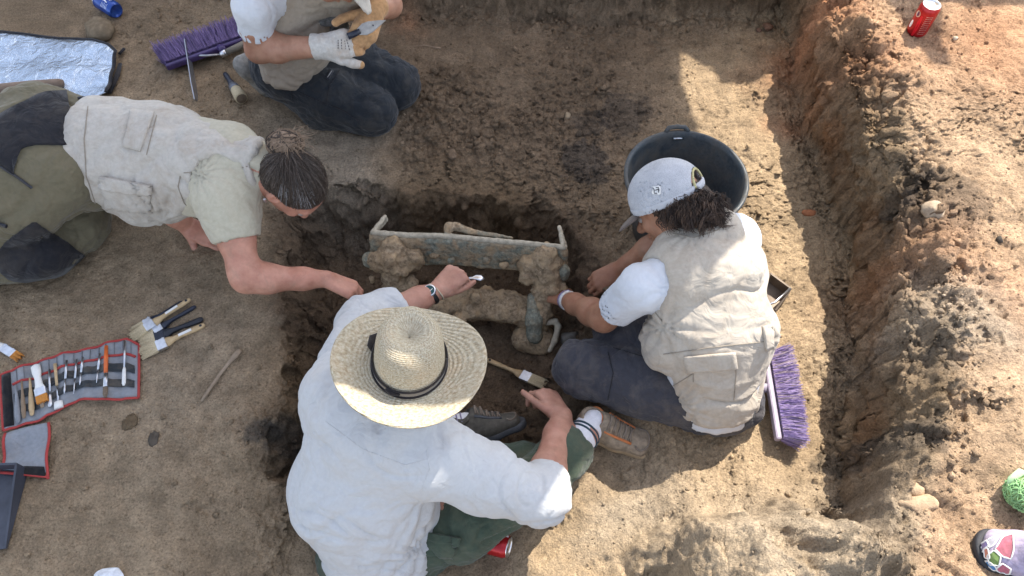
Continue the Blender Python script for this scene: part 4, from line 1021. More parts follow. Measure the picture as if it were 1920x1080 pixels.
# ---- green net ball and patterned shoe at the right edge
def net_ball():
    c = G(1910, 932, 0); Rr = .043; c = c + Vector((0, 0, Rr * .75))
    o = thing('net_ball', 'ball of crumpled green plastic netting on the bank', 'netting', c)
    GN = mat_plain('green_net', (.28, .50, .22), .5, 0, .35, 60); GN2 = mat_plain('dark_net', (.22, .32, .12), .6, 0, .35, 60)
    rnd = random.Random(4); m = MB(); vv = []
    bm = bmesh.new(); bmesh.ops.create_icosphere(bm, subdivisions=4, radius=1); v = np.array([w.co[:] for w in bm.verts]); f = np.array([[w.index for w in q.verts] for q in bm.faces]); bm.free()
    v = v * (Rr * .90 * (1 + .10 * noise3(v * 2.5, 5) + .06 * np.abs(noise3(v * 7, 6))))[:, None] * np.array([1.1, 1, .85])
    mesh_obj('core', v, f, GN2, o, True, True)
    m = MB()
    for k in range(170):
        n = Vector((rnd.gauss(0, 1), rnd.gauss(0, 1), rnd.gauss(0, 1))).normalized(); e = n.orthogonal().normalized(); e = Matrix.Rotation(rnd.uniform(0, 6.28), 3, n) @ e; g = n.cross(e)
        pts = []
        off = rnd.uniform(-.5, .5); sp = rnd.uniform(1.0, 2.2)
        for j in range(12):
            a = j / 11 * sp; d = (e * math.cos(a) + g * math.sin(a) + n * off).normalized(); rr = Rr * rnd.uniform(.90, 1.05); pts.append((d.x * rr * 1.1, d.y * rr, d.z * rr * .85))
        m.tube(pts, .0011, 4, cap=False)
    m.build('net_strands', GN, o, True, True)
    m = MB(); m.tube([(.0, .040, .022), (-.015, .040, .026), (-.035, .027, .015), (-.042, .008, .0)], [.003, .009, .008, .003], 10, flat=.4); m.build('twisted_neck', mat_plain('pale_net', (.45, .66, .36), .45, 0, .3, 60), o, True, True)
net_ball()
# ================================================================== the bronze frame being dug out
def mat_bronze(name, green, crust):
    t = NT(name); co = t.coord(); n = t.noise(co, 16, 6, .65, .4); n2_ = t.noise(co, 90, 5, .7); n3 = t.noise(co, 30, 4, .6)
    a = t.ramp(n2_, [(.3, (.13, .095, .06)), (.52, (.32, .235, .15)), (.75, (.52, .41, .285))])
    g = t.ramp(n2_, [(.3, (.10, .105, .085)), (.55, (.23, .24, .195)), (.78, (.42, .42, .345))])
    col = t.mix(t.ramp(n, [(green - .06, (1, 1, 1)), (green + .10, (0, 0, 0))]), a, g)
    col = t.mix(t.ramp(n3, [(.46, (0, 0, 0)), (.66, (crust,) * 3)]), col, rgb(.43, .31, .185))
    return t.fin(col, .9, t.bump(n2_, .8, .006, t.bump(n3, .5, .01)), 0, .2)
BR_RIM = mat_plain('rim_crust', (.40, .355, .275), .9, 0, .3, 70, .6, .1, .003); BR_PAN = mat_bronze('bronze_panel', .47, .6); BR_LEG = mat_bronze('earth_crusted_bronze', .26, .85); BR_GRN = mat_bronze('green_bronze', .66, .3); BR_EARTH = mat_bronze('earth_crust', .12, .9)
def rough(v, q, amp, f, seed):
    n = vnormals(v, q); return v + n * (amp * (noise3(v * f, seed) + .6 * np.abs(noise3(v * f * 2.3, seed + 1)) + .35 * noise3(v * f * 5, seed + 2)))[:, None]
V3 = lambda *p: Vector(p)
def crusty(F, c, n, rad, sp, seed):
    rnd = random.Random(seed)
    for _ in range(n):
        q = Vector(c) + Vector((rnd.gauss(0, sp), rnd.gauss(0, sp), rnd.gauss(0, sp))); F.ell(q, (rad * rnd.uniform(.6, 1.3), rad * rnd.uniform(.6, 1.3), rad * rnd.uniform(.6, 1.3)), None, .010)
def lump(name, F, mat, parent, amp=.006, f=22, seed=0):
    v, q = F.mesh(); return mesh_obj(name, rough(v, q, amp, f, seed), q, mat, parent)
def bronze():
    o = thing('bronze_frame', 'ancient corroded bronze frame with legs, half freed from the earth', 'bronze relic', P(880, 560, -.26))
    zr = .05
    F = Field(.0045); pts = [P(699, 436, zr), P(760, 441, zr), P(840, 443, zr), P(900, 449, zr - .002), P(980, 456, zr - .004), P(1058, 464, zr)]
    F.chain(pts, [.0095] * 6, .004); lump('rim', F, BR_RIM, o, .0016, 60, 1)
    F = Field(.0045)                                                     # front panel hanging below the rim
    for k in range(5):
        a, b = pts[k], pts[k + 1]; a2 = P(*[(704, 490), (765, 491), (845, 490), (905, 496), (985, 502), (1056, 508)][k], -.075); b2 = P(*[(704, 490), (765, 491), (845, 490), (905, 496), (985, 502), (1056, 508)][k + 1], -.075)
        for s in (.10, .2, .3, .4, .5, .6, .7, .8, .9, 1.0):
            F.cone(lerp(a, a2, s), lerp(b, b2, s), .0105, .0105, .015)
    lump('front_panel', F, BR_PAN, o, .0032, 40, 3)
    F = Field(.0045); F.chain([P(840, 437, zr), P(842, 425, zr + .012), P(856, 424, zr + .01), P(880, 434, zr), P(960, 446, zr)], [.012, .012, .012, .01, .006], .012); lump('broken_edge', F, BR_PAN, o, .004, 30, 4)
    for A, B in (((700, 434), (722, 406)), ((1056, 462), (1049, 426))):
        F = Field(.0045); F.cone(P(*A, zr), P(*B, zr - .01), .0085, .007, .004); F.cone(P(A[0] + 4, A[1] + 2, zr - .03), P(B[0] + 2, B[1] + 6, zr - .03), .007, .006, .02); lump('side_rail', F, BR_RIM, o, .003, 40, 5)
    F = Field(.006)                                                      # left leg under its crust
    F.chain([P(738, 462, .02), P(735, 486, -.02), P(740, 520, -.10), P(738, 560, -.26)], [.030, .042, .036, .034], .03); F.ell(P(775, 486, -.02), (.036, .03, .045)); F.ell(P(708, 490, -.03), (.034, .03, .04))
    crusty(F, P(742, 484, -.02), 9, .022, .028, 1); crusty(F, P(742, 525, -.10), 7, .018, .024, 2)
    F.flat(P(738, 462, .02), P(738, 560, -.26), V3(1, 0, 0), .034, .034, .03, .03, .012); lump('leg', F, BR_LEG, o, .012, 40, 6)
    F = Field(.005); F.ell(P(692, 487, -.03), (.022, .024, .032)); lump('knob', F, BR_GRN, o, .004, 30, 7)
    F = Field(.006)
    F.chain([P(1022, 478, .02), P(1028, 500, -.03), P(1024, 540, -.09), P(1014, 585, -.15), P(1010, 632, -.25)], [.038, .042, .034, .030, .028], .03); F.ell(P(992, 500, -.03), (.036, .03, .05)); F.ell(P(1040, 545, -.10), (.03, .03, .05))
    crusty(F, P(1018, 496, -.02), 9, .022, .028, 3); crusty(F, P(1024, 550, -.10), 8, .018, .024, 4)
    F.flat(P(1022, 478, .02), P(1012, 620, -.24), V3(1, 0, 0), .036, .032, .03, .028, .012); lump('leg', F, BR_LEG, o, .012, 40, 8)
    F = Field(.005); F.ell(P(1056, 510, -.04), (.022, .026, .036)); lump('knob', F, BR_GRN, o, .004, 30, 9)
    F = Field(.005); F.chain([P(1000, 560, -.11), P(1001, 600, -.15), P(1002, 630, -.20)], [.020, .026, .026], .02); lump('green_bar', F, BR_GRN, o, .004, 28, 10)
    F = Field(.006); F.chain([P(985, 634, -.25), P(1020, 640, -.25)], [.045, .048], .02); lump('foot', F, BR_LEG, o, .010, 22, 11)
    F = Field(.007); F.chain([P(745, 565, -.22), P(830, 568, -.19), P(890, 573, -.18), P(950, 578, -.18), P(990, 590, -.19)], [.05, .046, .043, .044, .046], .03); F.chain([P(860, 560, -.17), P(960, 566, -.17)], [.034, .03], .02)
    crusty(F, P(900, 572, -.17), 8, .024, .03, 5); crusty(F, P(800, 566, -.19), 6, .024, .03, 6); F.flat(P(790, 562, -.19), P(985, 582, -.18), V3(0, 1, 0), .036, .038, .022, .022, .02); lump('cross_bar', F, BR_EARTH, o, .013, 26, 12)
    F = Field(.0045); F.chain([P(1026, 606, -.17), P(1042, 602, -.16), P(1047, 612, -.16), P(1040, 640, -.18), P(1030, 658, -.20)], [.008, .009, .010, .009, .008], .008); lump('loop_handle', F, BR_RIM, o, .003, 34, 13)
    for u, v in ((848, 484), (908, 486), (854, 468)):
        F = Field(.004); F.chain([P(u, v - 6, -.03), P(u - 1, v + 6, -.06)], [.008, .007], .005); lump('stud', F, BR_RIM, o, .0025, 50, u)
    for k in range(7):
        F = Field(.005); F.ell(P(780 + k * 33, 470 + k * 3 + (k % 3) * 6, -.03), (.014 + .004 * (k % 2), .010, .012)); F.ell(P(790 + k * 33, 466 + k * 3, -.02), (.01, .01, .01)); lump('crust', F, BR_EARTH if k % 2 else BR_PAN, o, .005, 40, 40 + k)
bronze()

# ================================================================== shoes and the patterned shoe at the corner
def shoe_frame(heel, toe, up):
    f = (Vector(toe) - Vector(heel)).normalized(); up = Vector(up); u = (up - f * up.dot(f)).normalized(); r = f.cross(u); return f, u, r
def shoe_fields(heel, toe, up, s=1.0, wd=1.0, hollow=True):
    h = Vector(heel); L = (Vector(toe) - h).length; f, u, r = shoe_frame(heel, toe, up); q = lambda a, b, c=0: h + f * (L * a) + u * (b * s) + r * (c * s)
    U = Field(.005)
    U.flat(q(.14, .035), q(.50, .030), r, .036 * s * wd, .042 * s * wd, .040 * s, .034 * s, .03)
    U.flat(q(.50, .030), q(.84, .022), r, .042 * s * wd, .044 * s * wd, .034 * s, .024 * s, .03)
    U.cone(q(.14, .045), q(.12, .085), .036 * s, .034 * s, .03); U.cone(q(.14, .045), q(.34, .075), .03 * s, .03 * s, .03)
    if hollow: U.cone(q(.16, .07), q(.14, .16), .026 * s, .032 * s, .006, 's')
    So = Field(.005); cut = [(u, q(0, .018)), (-u, q(0, -.004))]
    So.flat(q(.12, .006), q(.50, .006), r, .038 * s * wd, .042 * s * wd, .034 * s, .034 * s, .02, cut=cut); So.flat(q(.50, .006), q(.87, .006), r, .042 * s * wd, .047 * s * wd, .034 * s, .034 * s, .02, cut=cut)
    return U, So, q, f, u, r, L
def patterned_shoe():
    toe = G(1836, 1030); heel = G(1968, 1060); toe.z += .002; heel.z += .002
    o = thing('shoe', 'multicoloured patchwork patterned shoe with a dark sock in the bottom corner', 'shoe', (toe + heel) / 2)
    U, So, q, f, u, r, L = shoe_fields(heel, toe, (0, 0, 1), 1.0)
    v, qd = U.mesh(); LAV = mat_cloth('lilac_print', (.36, .31, .42), dirt_amt=.5, var=.2)
    mesh_obj('upper', v, qd, LAV, o); bv = bvh_of(v, qd)
    v2, q2 = So.mesh(); mesh_obj('sole', v2, q2, mat_plain('dark_sole', (.03, .03, .035), .7), o)
    def blobpatch(name, poly, c, lift=.003):
        cx = sum(p[0] for p in poly) / len(poly); cy = sum(p[1] for p in poly) / len(poly); top = []
        n = 18; ring = [along(poly + [poly[0]], k / n) for k in range(n)]
        pts = []
        for rr in (1, .66, .33):
            for p in ring:
                for sh_ in (1, .9, .8, .65, .5, .35, .2, 0):
                    h = hit(bv, cx + (p[0] - cx) * rr * sh_, cy + (p[1] - cy) * rr * sh_, lift)
                    if h is not None: break
                pts.append(h)
        h = hit(bv, cx, cy, lift); pts.append(h if h is not None else pts[-1]); fc = []
        if any(p is None for p in pts): return
        for k in range(n):
            k2 = (k + 1) % n
            for b in (0, n): fc.append((b + k, b + k2, b + n + k2, b + n + k))
            fc.append((2 * n + k, 2 * n + k2, 3 * n))
        m = MB(); m.add(pts, fc); m.build(name, c, o, True)
        m = MB(); m.tube(pts[:n] + pts[:1], .0017, 5); m.build('white_piping', WHITEP, o, True)
    C = lambda n, c: mat_cloth(n, c, dirt_amt=.3, var=.15)
    blobpatch('pink_patch', [(1866, 1030), (1880, 1008), (1900, 1002), (1902, 1030), (1896, 1048), (1880, 1044)], C('pink_cloth', (.42, .13, .17)))
    blobpatch('green_patch', [(1853, 1042), (1864, 1032), (1877, 1044), (1873, 1060), (1857, 1058)], C('green_cloth', (.16, .24, .08)))
    blobpatch('coral_patch', [(1847, 1030), (1854, 1028), (1857, 1048), (1849, 1046)], C('coral_cloth', (.50, .19, .13)))
    blobpatch('blue_patch', [(1846, 1050), (1856, 1052), (1868, 1062), (1872, 1076), (1860, 1074), (1848, 1062)], C('blue_cloth', (.07, .20, .42)))
    blobpatch('purple_patch', [(1838, 1030), (1843, 1020), (1852, 1014), (1855, 1024), (1848, 1030), (1842, 1040)], C('violet_cloth', (.25, .20, .38)))
    blobpatch('violet_patch', [(1852, 1014), (1866, 1006), (1874, 1006), (1864, 1022), (1856, 1028)], C('grey_cloth', (.33, .32, .36)))
    blobpatch('pink_patch', [(1868, 1064), (1880, 1056), (1896, 1066), (1890, 1082), (1874, 1080)], C('pink_cloth', (.42, .13, .17)))
    F = Field(.006); F.chain([q(.5, .03), q(.22, .06), q(.14, .12), q(.10, .3), q(.0, .42)], [.026, .034, .034, .04, .05], .03)
    vv, qq = F.mesh(); mesh_obj('sock', vv, qq, mat_cloth('navy_sock', (.025, .03, .06), dirt_amt=.1), o)
patterned_shoe()
# ================================================================== the people
def skin(name, c):
    t = NT(name); co = t.coord(); a = t.noise(co, 28, 4, .6); b = t.noise(co, 160, 3, .6); c2 = t.noise(co, 11, 3, .5)
    lo = (c[0] * .80, c[1] * .70, c[2] * .66); hi = (c[0] * 1.12, c[1] * 1.12, c[2] * 1.1)
    col = t.ramp(a, [(.3, lo), (.7, hi)]); dd = t.noise(co, 22, 8, .75, .6); col = t.mix(t.ramp(dd, [(.50, (0, 0, 0)), (.72, (.45,) * 3)]), col, rgb(.24, .17, .115)); col = t.mix(t.ramp(c2, [(.5, (0, 0, 0)), (.75, (.35,) * 3)]), col, rgb(c[0] * .95, c[1] * .68, c[2] * .62))
    t.fin(col, .52, t.bump(b, .35, .0016), 0, .35); t.b.inputs['Subsurface Weight'].default_value = .08; t.b.inputs['Subsurface Radius'].default_value = (.012, .005, .003); t.b.inputs['Subsurface Scale'].default_value = .3
    return t.m
SK1 = skin('fair_flushed_skin', (.50, .255, .185)); SK2 = skin('tanned_skin', (.40, .215, .145)); SK3 = skin('older_skin', (.46, .25, .185)); SK4 = skin('brown_tan_skin', (.36, .185, .115))
V_ = lambda *p: Vector(p)
def hand(F, w, d, back, side, curl=(25, 30, 25), spread=.0, s=1.0, thumb=(.7, .6, -.35), tcurl=.3, infl=0.0, per=None):
    """wrist w, direction d to the knuckles, back-of-hand normal, side = +1/-1 puts the thumb along side*(d x back); curls in degrees"""
    d = Vector(d).normalized(); back = Vector(back); back = (back - d * back.dot(d)).normalized(); sd = d.cross(back) * side; w = Vector(w)
    kn = []
    for i, (off, ln) in enumerate(((.030, .088), (.010, .092), (-.010, .088), (-.029, .080))):
        k = w + d * (ln * s) + sd * (off * s) + back * (.004 * s * (1 - abs(i - 1.3))); kn.append(k)
        F.cone(w + d * .012 + sd * (off * .62 * s), k, .0150 * s + infl, .0118 * s + infl, .010)
    F.flat(w + d * .02 - back * .004, w + d * (.075 * s) - back * .004, sd, .028 * s + infl, .036 * s + infl, .014 * s + infl, .013 * s + infl, .012)
    for i, L in enumerate((.072, .080, .074, .058)):
        cu = curl if per is None else per[i]; a = 0; p = kn[i]; rr = (.0092, .0094, .0090, .0080)[i] * s + infl
        for j, fr in enumerate((.46, .30, .24)):
            a += math.radians(cu[j]); dd = (d * math.cos(a) - back * math.sin(a) + sd * spread * (1.5 - i)).normalized(); q = p + dd * (L * fr * s)
            F.cone(p, q, rr, rr * .93, .0035); p = q; rr *= .93
    p = w + d * (.022 * s) + sd * (.024 * s) - back * (.006 * s); dd = (sd * thumb[0] + d * thumb[1] + back * thumb[2]).normalized()
    for j, L in enumerate((.042, .033, .026)):
        q = p + dd * (L * s); F.cone(p, q, (.0150, .0108, .0098)[j] * s + infl, (.0112, .0100, .0085)[j] * s + infl, .008 if j == 0 else .003); p = q
        dd = (dd + (d * .5 - sd * .5) * tcurl).normalized()
def head(F, c, f, u, s=1.0):
    """cranium centre c, face direction f, crown direction u"""
    c = Vector(c); f = Vector(f).normalized(); u = Vector(u); u = (u - f * u.dot(f)).normalized(); r = f.cross(u); R = [r, f, u]
    q = lambda a, b, e: c + r * (a * s) + f * (b * s) + u * (e * s)
    F.ell(c, (.074 * s, .094 * s, .086 * s), R, .02); F.ell(q(0, .030, -.058), (.056 * s, .062 * s, .062 * s), R, .03); F.ell(q(0, .062, -.100), (.028 * s, .026 * s, .022 * s), R, .025)
    F.cone(q(0, .088, -.018), q(0, .112, -.052), .010 * s, .0135 * s, .014); F.cone(q(.03, .080, .004), q(-.03, .080, .004), .014 * s, .014 * s, .016)
    for sg in (1, -1):
        F.ell(q(sg * .034, .068, -.040), (.022 * s, .020 * s, .018 * s), R, .02); F.ell(q(sg * .012, .098, -.054), (.010 * s, .010 * s, .008 * s), R, .008)
        F.ell(q(sg * .032, .093, -.018), (.015 * s, .011 * s, .010 * s), R, .008, 's')
        F.ell(q(sg * .076, -.004, -.026), (.010 * s, .019 * s, .031 * s), R, .006); F.ell(q(sg * .084, .000, -.022), (.006 * s, .009 * s, .017 * s), R, .005, 's')
    F.cone(q(.018, .090, -.078), q(-.018, .090, -.078), .0075 * s, .0075 * s, .006)
    return q, R
def eyes(parent, q, R):
    for sg in (1, -1):
        m = MB(); bm = bmesh.new(); bmesh.ops.create_uvsphere(bm, u_segments=12, v_segments=8, radius=.0115); m.add([v.co + q(sg * .032, .083, -.018) for v in bm.verts], [[v.index for v in f.verts] for f in bm.faces]); bm.free()
        m.build('eye', mat_plain('eye_white', (.30, .25, .22), .3), parent, True)
def garment(name, F, mat, parent, layers, seed=0, smooth=1, pulls=()):
    v, q = F.mesh()
    if smooth: v = smooth_mesh(v, q, smooth)
    v = wrinkle(v, q, layers, seed, pulls); o = mesh_obj(name, v, q, mat, parent); return o, bvh_of(v, q)
def add_patch(name, bv, quad, mat, parent, lift=.003, thick=.003, nu=12, nv=10):
    v, f = patch(bv, quad, lift, thick, nu, nv); return mesh_obj(name, v, f, mat, parent)
def add_poly(name, bv, poly, mat, parent, lift=.003):
    v, f = poly_patch(bv, poly, lift); return mesh_obj(name, v, f, mat, parent)
def sec(a, b, z, zb=None):
    """centre, half width vector of a body section from two silhouette pixels"""
    p, q = P(*a, z), P(*b, z if zb is None else zb); return (p + q) / 2, (p - q) / 2
def strands(n, root, flow, mat_list, parent, r=.0012, seg=6, name='strands', seed=0):
    rnd = random.Random(seed); mm = [MB() for _ in mat_list]
    for k in range(n):
        pts = flow(rnd)
        if pts is None: continue
        L = len(pts); mm[int(rnd.random() * len(mm))].tube(pts, [r * (1 - .6 * (i / (L - 1)) ** 2) for i in range(L)], 4, cap=False)
    for a, b in zip(mm, mat_list):
        if a.v: o = a.build(name, b, parent, True); o['kind'] = 'stuff'
VESTC = mat_cloth('vest_cream', (.47, .435, .385), (.30, .22, .15), .55, fold=.35); VESTB = mat_cloth('vest_beige', (.45, .40, .335), (.30, .22, .15), .45, fold=.35); VESTT = mat_cloth('vest_tan', (.33, .275, .215), (.25, .19, .13), .3, fold=.35)
SEAM = mat_cloth('seam_thread', (.27, .235, .19), dirt_amt=.1); TEEW = mat_cloth('white_tee', (.58, .60, .64), (.5, .45, .4), .10, fold=.2, var=.03); TEEC = mat_cloth('cream_tee', (.46, .425, .33), (.4, .32, .22), .2)
OLIVE = mat_cloth('olive_trousers', (.135, .118, .076), (.22, .17, .11), .3, fold=.4); BLKT = mat_cloth('black_panel', (.018, .018, .022), (.16, .13, .10), .22, fold=.4); NAVY = mat_cloth('navy_trousers', (.050, .050, .060), (.24, .20, .16), .35, fold=.45)
CHAR = mat_cloth('charcoal_trousers', (.022, .026, .032), (.18, .15, .11), .22, fold=.45); GREEN = mat_cloth('green_trousers', (.060, .082, .058), (.20, .16, .10), .3, fold=.4); SHIRT = mat_cloth('pale_shirt', (.50, .505, .51), (.48, .40, .31), .24, fold=.3, var=.03)

# ------------------------------------------------------------------ the woman stretched out at the left
def woman_left():
    o = thing('person', 'woman with hair bun in cream vest, stretched over the bench reaching for the bronze', 'person', P(120, 300, 0))
    c0, w0 = sec((182, 186), (190, 388), .38, .22); c1, w1 = sec((330, 204), (285, 402), .36, .20); c2, w2 = sec((455, 258), (400, 385), .35, .26); cn = P(488, 312, .34)
    sh = P(424, 372, .31); el = P(462, 522, .17); wr = P(612, 523, .09)
    ls = P(440, 290, .34); le = P(330, 400, .10); lw = P(350, 425, .035)
    hc = P(556, 343, .325); f = V_(.36, -.34, -.87); u = V_(.83, -.30, .33)
    # body
    F = Field(.005); q, R = head(F, hc, f, u, 1.0)
    F.cone(hc - Vector(R[2]) * .05 - Vector(R[1]) * .01, cn - V_(.03, 0, 0), .056, .062, .03); F.cone(cn - V_(.03, 0, 0), c2, .06, .08, .05)
    F.flat(c0, c1, w0, .10, .10, .07, .07); F.flat(c1, c2, w1, .11, .10, .07, .07)
    F.chain([c2, sh, lerp(sh, el, .5), lerp(sh, el, .88), el, lerp(el, wr, .25), lerp(el, wr, .7), wr], [.07, .056, .051, .044, .041, .043, .032, .0265], .025)
    F.chain([c2, ls, le, lw], [.07, .055, .04, .027], .03)
    hd = P(655, 540, .055) - wr; hand(F, wr, hd, V_(.15, .35, .9), -1, per=((30, 45, 30), (40, 45, 30), (45, 50, 30), (50, 50, 30)), thumb=(.5, .9, -.5))
    hand(F, lw, P(395, 442, .03) - lw, V_(0, -.3, .95), 1, curl=(20, 25, 20))
    pel = P(80, 268, .34)
    F.flat(pel, c0, w0, .12, .12, .09, .09); F.chain([pel, P(-20, 420, .22), P(-140, 310, .07)], [.06, .05, .04], .03); F.chain([pel, P(84, 466, .075), P(-90, 510, .07)], [.05, .045, .04], .03)
    v, qd = F.mesh(); mesh_obj('body', smooth_mesh(v, qd, 1, .3), qd, SK1, o); eyes(o, q, R)
    # t-shirt
    F = Field(.006); F.flat(c1, c2, w1, .155, .150, .105, .10); F.cone(c2, cn, .100, .072, .05); F.cone(c2, sh, .092, .075, .05); d = (el - sh).normalized(); ce = lerp(sh, el, .50)
    F.chain([c2, sh, lerp(sh, el, .25), lerp(sh, el, .62)], [.085, .074, .068, .066], .04, cut=(d, ce)); F.cone(lerp(sh, el, .44), lerp(sh, el, .8), .056, .056, .004, 's')
    garment('t_shirt', F, TEEC, o, [((d + V_(.5, .3, 0)), 24, 6, .008), (d, 44, 9, .004)], 3, 1, [(sh + V_(-.05, .02, .02), V_(0, 0, 1), .13, 7, .010)])
    # vest
    F = Field(.006); W0, W1, W2 = w0.length, w1.length, w2.length
    F.flat(c0, c1, w0, W0 * .98, W1 * .98, .135, .138, .03, cut=(V_(-1, .1, 0), c0 - V_(.03, 0, 0))); F.flat(c1, c2, w1, W1 * .98, W2 * 1.0, .138, .118, .06); F.chain([c2, cn], [.120, .084], .05, cut=(V_(1, -.1, 0), cn + V_(.006, 0, 0)))
    F.ell(P(265, 385, .20), (.085, .05, .07), None, .05)
    F.cone(sh + V_(-.005, .01, .06), lerp(sh, el, .7) + V_(0, 0, .02), .080, .095, .012, 's')
    bo, bv = garment('vest', F, VESTC, o, [(V_(.25, 1, 0), 9, 3, .020), (V_(1, .6, 0), 14, 4, .010), (V_(.1, 1, .2), 30, 8, .003)], 11, 3, [(sh + V_(-.06, -.02, .03), V_(0, 0, 1), .16, 7, .012), (P(300, 395, .22), V_(0, .5, 1), .14, 8, .014), (P(485, 300, .38), V_(0, 0, 1), .10, 6, .007)])
    add_patch('pocket', bv, [(245, 206), (290, 212), (264, 284), (232, 276)], VESTC, bo, .003, .004); m = drape_line(bv, [(246, 208), (233, 275), (263, 284)], .0014); m.build('stitching', SEAM, bo)
    add_patch('pocket', bv, [(192, 336), (284, 352), (282, 398), (200, 390)], VESTC, bo, .005, .006); add_patch('pocket_flap', bv, [(190, 330), (286, 348), (284, 364), (192, 354)], VESTC, bo, .010, .004)
    for L in ([(294, 216), (285, 250), (275, 290)], [(345, 324), (420, 322), (492, 306)], [(338, 330), (334, 350), (345, 380), (368, 405)], [(165, 200), (158, 260), (162, 330), (180, 385)]):
        m = drape_line(bv, L, .0016)
        if m.v: m.build('seam', SEAM, bo)
    # trousers
    F = Field(.007)
    F.flat(P(55, 268, .34), c0 - V_(.02, 0, .02), w0, .185, .165, .125, .13, .05); F.ell(P(45, 300, .34), (.15, .15, .13), None, .06)
    F.chain([P(110, 335, .32), P(40, 375, .29), P(-40, 420, .22)], [.105, .108, .095], .04); F.chain([P(-40, 420, .22), P(-180, 320, .06)], [.098, .07], .03)
    F.chain([P(165, 352, .13), P(148, 415, .085), P(84, 468, .075)], [.075, .092, .082], .006); F.chain([P(80, 468, .10), P(-100, 500, .08)], [.092, .075], .02)
    to, tb = garment('trousers', F, OLIVE, o, [(V_(1, .5, .3), 13, 4, .018), (V_(.6, 1, 0), 22, 6, .009), (V_(1, -.6, 0), 40, 9, .005)], 21, 2)
    add_poly('seat_panel', tb, [(-60, 250), (-20, 228), (40, 192), (84, 174), (124, 172), (130, 200), (136, 240), (138, 274), (100, 272), (60, 272), (34, 282), (24, 300), (28, 326), (0, 306), (-60, 290)], BLKT, to, .007)
    add_poly('knee_panel', tb, [(-20, 490), (14, 450), (64, 414), (110, 446), (158, 478), (120, 512), (72, 530), (20, 524)], BLKT, to, .007)
    m = drape_line(tb, [(0, 312), (30, 330), (60, 352)], .004, .002); m.build('zipper', BLACKP, to); m = drape_line(tb, [(146, 186), (172, 184)], .004, .004); m.build('waist_tab', BLACKP, to)
    m = drape_line(tb, [(0, 420), (14, 424)], .006, .004); m.build('tab', BLACKP, to)
    # hair
    r_, f_, u_ = [Vector(x) for x in R]; F = Field(.005); F.ell(hc - f_ * .012 + u_ * .010, (.083, .098, .090), R, .02); F.ell(hc - f_ * .045 - u_ * .02, (.070, .06, .07), R, .03)
    F.ell(q(0, .07, -.06), (.12, .06, .085), R, .015, 's'); F.ell(q(.088, .025, -.065), (.03, .055, .055), R, .012, 's'); F.ell(q(-.088, .025, -.065), (.03, .055, .055), R, .012, 's')
    HB = mat_hair('brown_hair', (.030, .022, .018), (.085, .062, .048)); HG = mat_hair('grey_streak_hair', (.13, .125, .125), (.26, .255, .26)); HT = mat_hair('bun_hair', (.15, .10, .068), (.33, .235, .16))
    v, qd = F.mesh(); ho = mesh_obj('hair', v, qd, HB, o); hb = bvh_of(v, qd)
    bc = P(534, 270, .425)
    def flow(rnd):
        lf = .0012 + .002 * rnd.random() + (.012 * rnd.random() if rnd.random() < .12 else 0); wv = rnd.uniform(0, 5); ph_ = rnd.uniform(0, 6.28); u0 = rnd.uniform(488, 612); v0 = rnd.uniform(300, 404); pts = []
        for i in range(9):
            t = i / 8; uu = lerp(u0, 540 + (u0 - 540) * .12, t ** 1.3); vv = lerp(v0, 288, t) + wv * math.sin(3.1 * t + ph_); uu += wv * math.cos(4 * t + ph_); h = hit(hb, uu, vv, lf * math.sin(3.14 * min(1, t + .12)) + .001)
            if h is None: return None
            pts.append(h)
        return pts
    strands(2200, None, flow, [HB, HB, mat_hair('mid_hair', (.08, .062, .05), (.16, .13, .115)), HB], ho, .0008, name='hair_strands', seed=2)
    def flow2(rnd):
        u0 = rnd.gauss(556, 17); v0 = rnd.uniform(358, 392); pts = []
        for i in range(9):
            t = i / 8; h = hit(hb, lerp(u0, 538 + (u0 - 538) * .3, t), lerp(v0, 312, t), .0028)
            if h is None: return None
            pts.append(h)
        return pts
    strands(150, None, flow2, [HG, HB], ho, .0013, name='grey_strands', seed=3)
    F = Field(.005); F.ell(bc, (.050, .043, .040), None, .02); v, qd = F.mesh(); bo_ = mesh_obj('bun', v, qd, HT, ho)
    def flow3(rnd):
        n = V_(rnd.gauss(0, 1), rnd.gauss(0, 1), abs(rnd.gauss(0, 1))).normalized(); e = n.orthogonal().normalized(); e = Matrix.Rotation(rnd.uniform(0, 6.28), 3, n) @ e; g = n.cross(e); sp = rnd.uniform(.8, 2.4); k = rnd.uniform(.97, 1.12)
        return [bc + V_((e.x * math.cos(a) + g.x * math.sin(a)) * .050 * k, (e.y * math.cos(a) + g.y * math.sin(a)) * .042 * k, (e.z * math.cos(a) + g.z * math.sin(a)) * .038 * k) for a in [sp * i / 9 for i in range(10)]]
    strands(200, None, flow3, [HT, HB, HT], ho, .0016, name='bun_strands', seed=4)
    def flow4(rnd):
        p = bc + V_(rnd.uniform(-.01, .04), rnd.uniform(-.03, .03), .02); d = V_(rnd.uniform(.1, 1), rnd.uniform(-1, 1), rnd.uniform(-.2, .5)).normalized(); return [p + d * (.07 * i / 6 * rnd.uniform(.8, 1.1)) + V_(0, 0, -.03 * (i / 6) ** 2) for i in range(7)]
    strands(46, None, flow4, [HT], ho, .0010, name='loose_strands', seed=5)
    m = MB(); e = q(.086, -.004, -.058); m.tube([e + V_(0, 0, .006), e + V_(0, 0, -.006)], .004, 8); m.build('earring', STEEL, o)
def mat_hair(name, lo, hi):
    if name in MATS: return MATS[name]
    t = NT(name); co = t.coord(); n = t.noise(co, 120, 4, .7)
    MATS[name] = t.fin(t.ramp(n, [(.3, lo), (.7, hi)]), .55, t.bump(n, .5, .002), 0, .35); return MATS[name]
woman_left()
